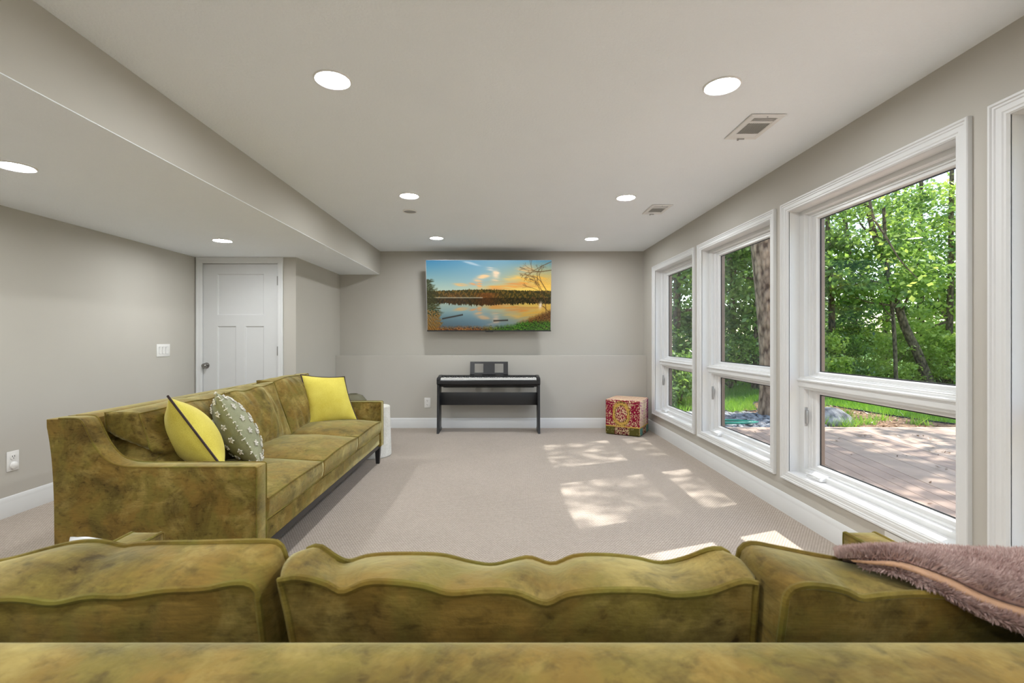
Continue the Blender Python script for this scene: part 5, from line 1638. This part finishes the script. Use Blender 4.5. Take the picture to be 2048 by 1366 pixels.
for k in range(90):
    a = k * 0.28
    hs.append((3.35 + 0.42 * math.cos(a) + 0.002 * k, 7.28 + 0.13 * math.sin(a) + 0.0005 * k, GZ + 0.075 + 0.012 * math.sin(a * 0.5)))
o = part('garden_hose', tube(np.array(hs), 0.011, 7), M_hose)
tag(o, 'coiled green garden hose lying on stones at the deck edge', 'hose')
ed = smooth_curve(np.array([(2.3, 8.95, GZ), (3.6, 8.95, GZ), (4.7, 8.85, GZ), (5.0, 9.4, GZ), (5.4, 10.1, GZ), (6.1, 10.2, GZ), (6.6, 9.6, GZ), (6.82, 8.4, GZ), (7.15, 7.5, GZ), (7.7, 7.12, GZ), (9.5, 7.06, GZ), (12, 7.06, GZ)]), 60)
o = part('lawn_edging', tube(ed + np.array([0, 0, -0.01]), 0.028, 6), M_edging)
tag(o, 'black edging strip between lawn and beds', 'edging')

def grass(n, region, seed, h=(0.06, 0.14)):
    r = np.random.default_rng(seed)
    P = region(r, n)
    n = len(P)
    a = r.uniform(0, 6.28, n)
    t = np.stack([np.cos(a), np.sin(a), 0 * a], 1)
    hh_ = r.uniform(h[0], h[1], n)[:, None]
    lean = r.normal(0, 0.45, (n, 2))
    tip = P + np.hstack([lean * hh_, hh_])
    w_ = 0.006
    V = np.stack([P - t * w_, P + t * w_, (P + tip) / 2 + t * w_ * 0.8, tip], 1).reshape(-1, 3)
    q = np.arange(n)[:, None] * 4
    return V, np.hstack([q, q + 1, q + 2, q + 3]), P
def lawn_region(r, n):
    Y = r.uniform(7.4, 14.5, n)
    s = r.uniform(0.30, 1.15, n)
    X = s * Y
    edgeY = np.interp(X, ed[:, 0], ed[:, 1])
    k = Y > edgeY + 0.03 + r.exponential(0.03, n)
    return np.stack([X, Y, np.full(n, GZ - 0.03)], 1)[k]
V, Fc, P = grass(90000, lawn_region, 41)
o = part('grass', (V, Fc), M_grass, smooth=False)
at = o.data.attributes.new('tint', 'FLOAT', 'FACE')
at.data.foreach_set('value', np.clip(0.5 + 0.35 * fourier(P, 2.0, 8, 5) + rng.normal(0, 0.2, len(P)), 0, 1).astype(np.float32))
tag(o, 'long bright green grass blades of the lawn', 'grass', kind='stuff')
def tuft_region(r, n):
    c = np.array([(5.02, 7.42), (5.30, 7.32), (5.55, 7.5), (5.8, 7.55), (6.3, 7.9), (6.6, 7.5), (4.3, 8.7), (3.7, 8.8), (3.3, 8.7), (6.0, 8.3), (5.6, 8.8), (6.2, 9.2)])
    k = r.integers(0, len(c), n)
    p = c[k] + r.normal(0, 0.07, (n, 2))
    return np.hstack([p, np.full((n, 1), GZ - 0.01)])
V, Fc, P = grass(900, tuft_region, 42, (0.06, 0.2))
o = part('grass_tufts', (V, Fc), M_grass, smooth=False)
at = o.data.attributes.new('tint', 'FLOAT', 'FACE')
at.data.foreach_set('value', rng.uniform(0.5, 1, len(P)).astype(np.float32))
tag(o, 'scattered grass tufts growing in the mulch by the boulder', 'grass', kind='stuff')
r = np.random.default_rng(43)
# dry leaf litter in small heaps on the deck
hc = np.stack([r.uniform(2.6, 8.0, 42), r.uniform(2.6, 6.9, 42)], 1)
pts = []
for c in hc:
    k = r.integers(1, 14)
    pts.append(np.hstack([c + r.normal(0, 0.035, (k, 2)), np.full((k, 1), DZ + 0.012)]))
pts.append(np.stack([r.uniform(2.5, 8.5, 160), r.uniform(2.5, 6.9, 160), np.full(160, DZ + 0.008)], 1))
o = leaf_part('leaf_litter', np.vstack(pts), 0.022, M_straw, None, 44, up=2.5, aspect=0.4)
tag(o, 'dry brown leaf litter scattered over the deck', 'leaves', kind='stuff')
pts = np.stack([r.uniform(4.5, 9.5, 2600), r.uniform(7.05, 10.2, 2600), np.full(2600, GZ + 0.012)], 1)
keep = pts[:, 1] < np.interp(pts[:, 0], ed[:, 0], ed[:, 1])
o = leaf_part('mulch_litter', pts[keep], 0.03, M_straw, None, 45, up=2.0, aspect=0.35)
tag(o, 'dry leaves and twigs covering the mulch bed', 'leaves', kind='stuff')
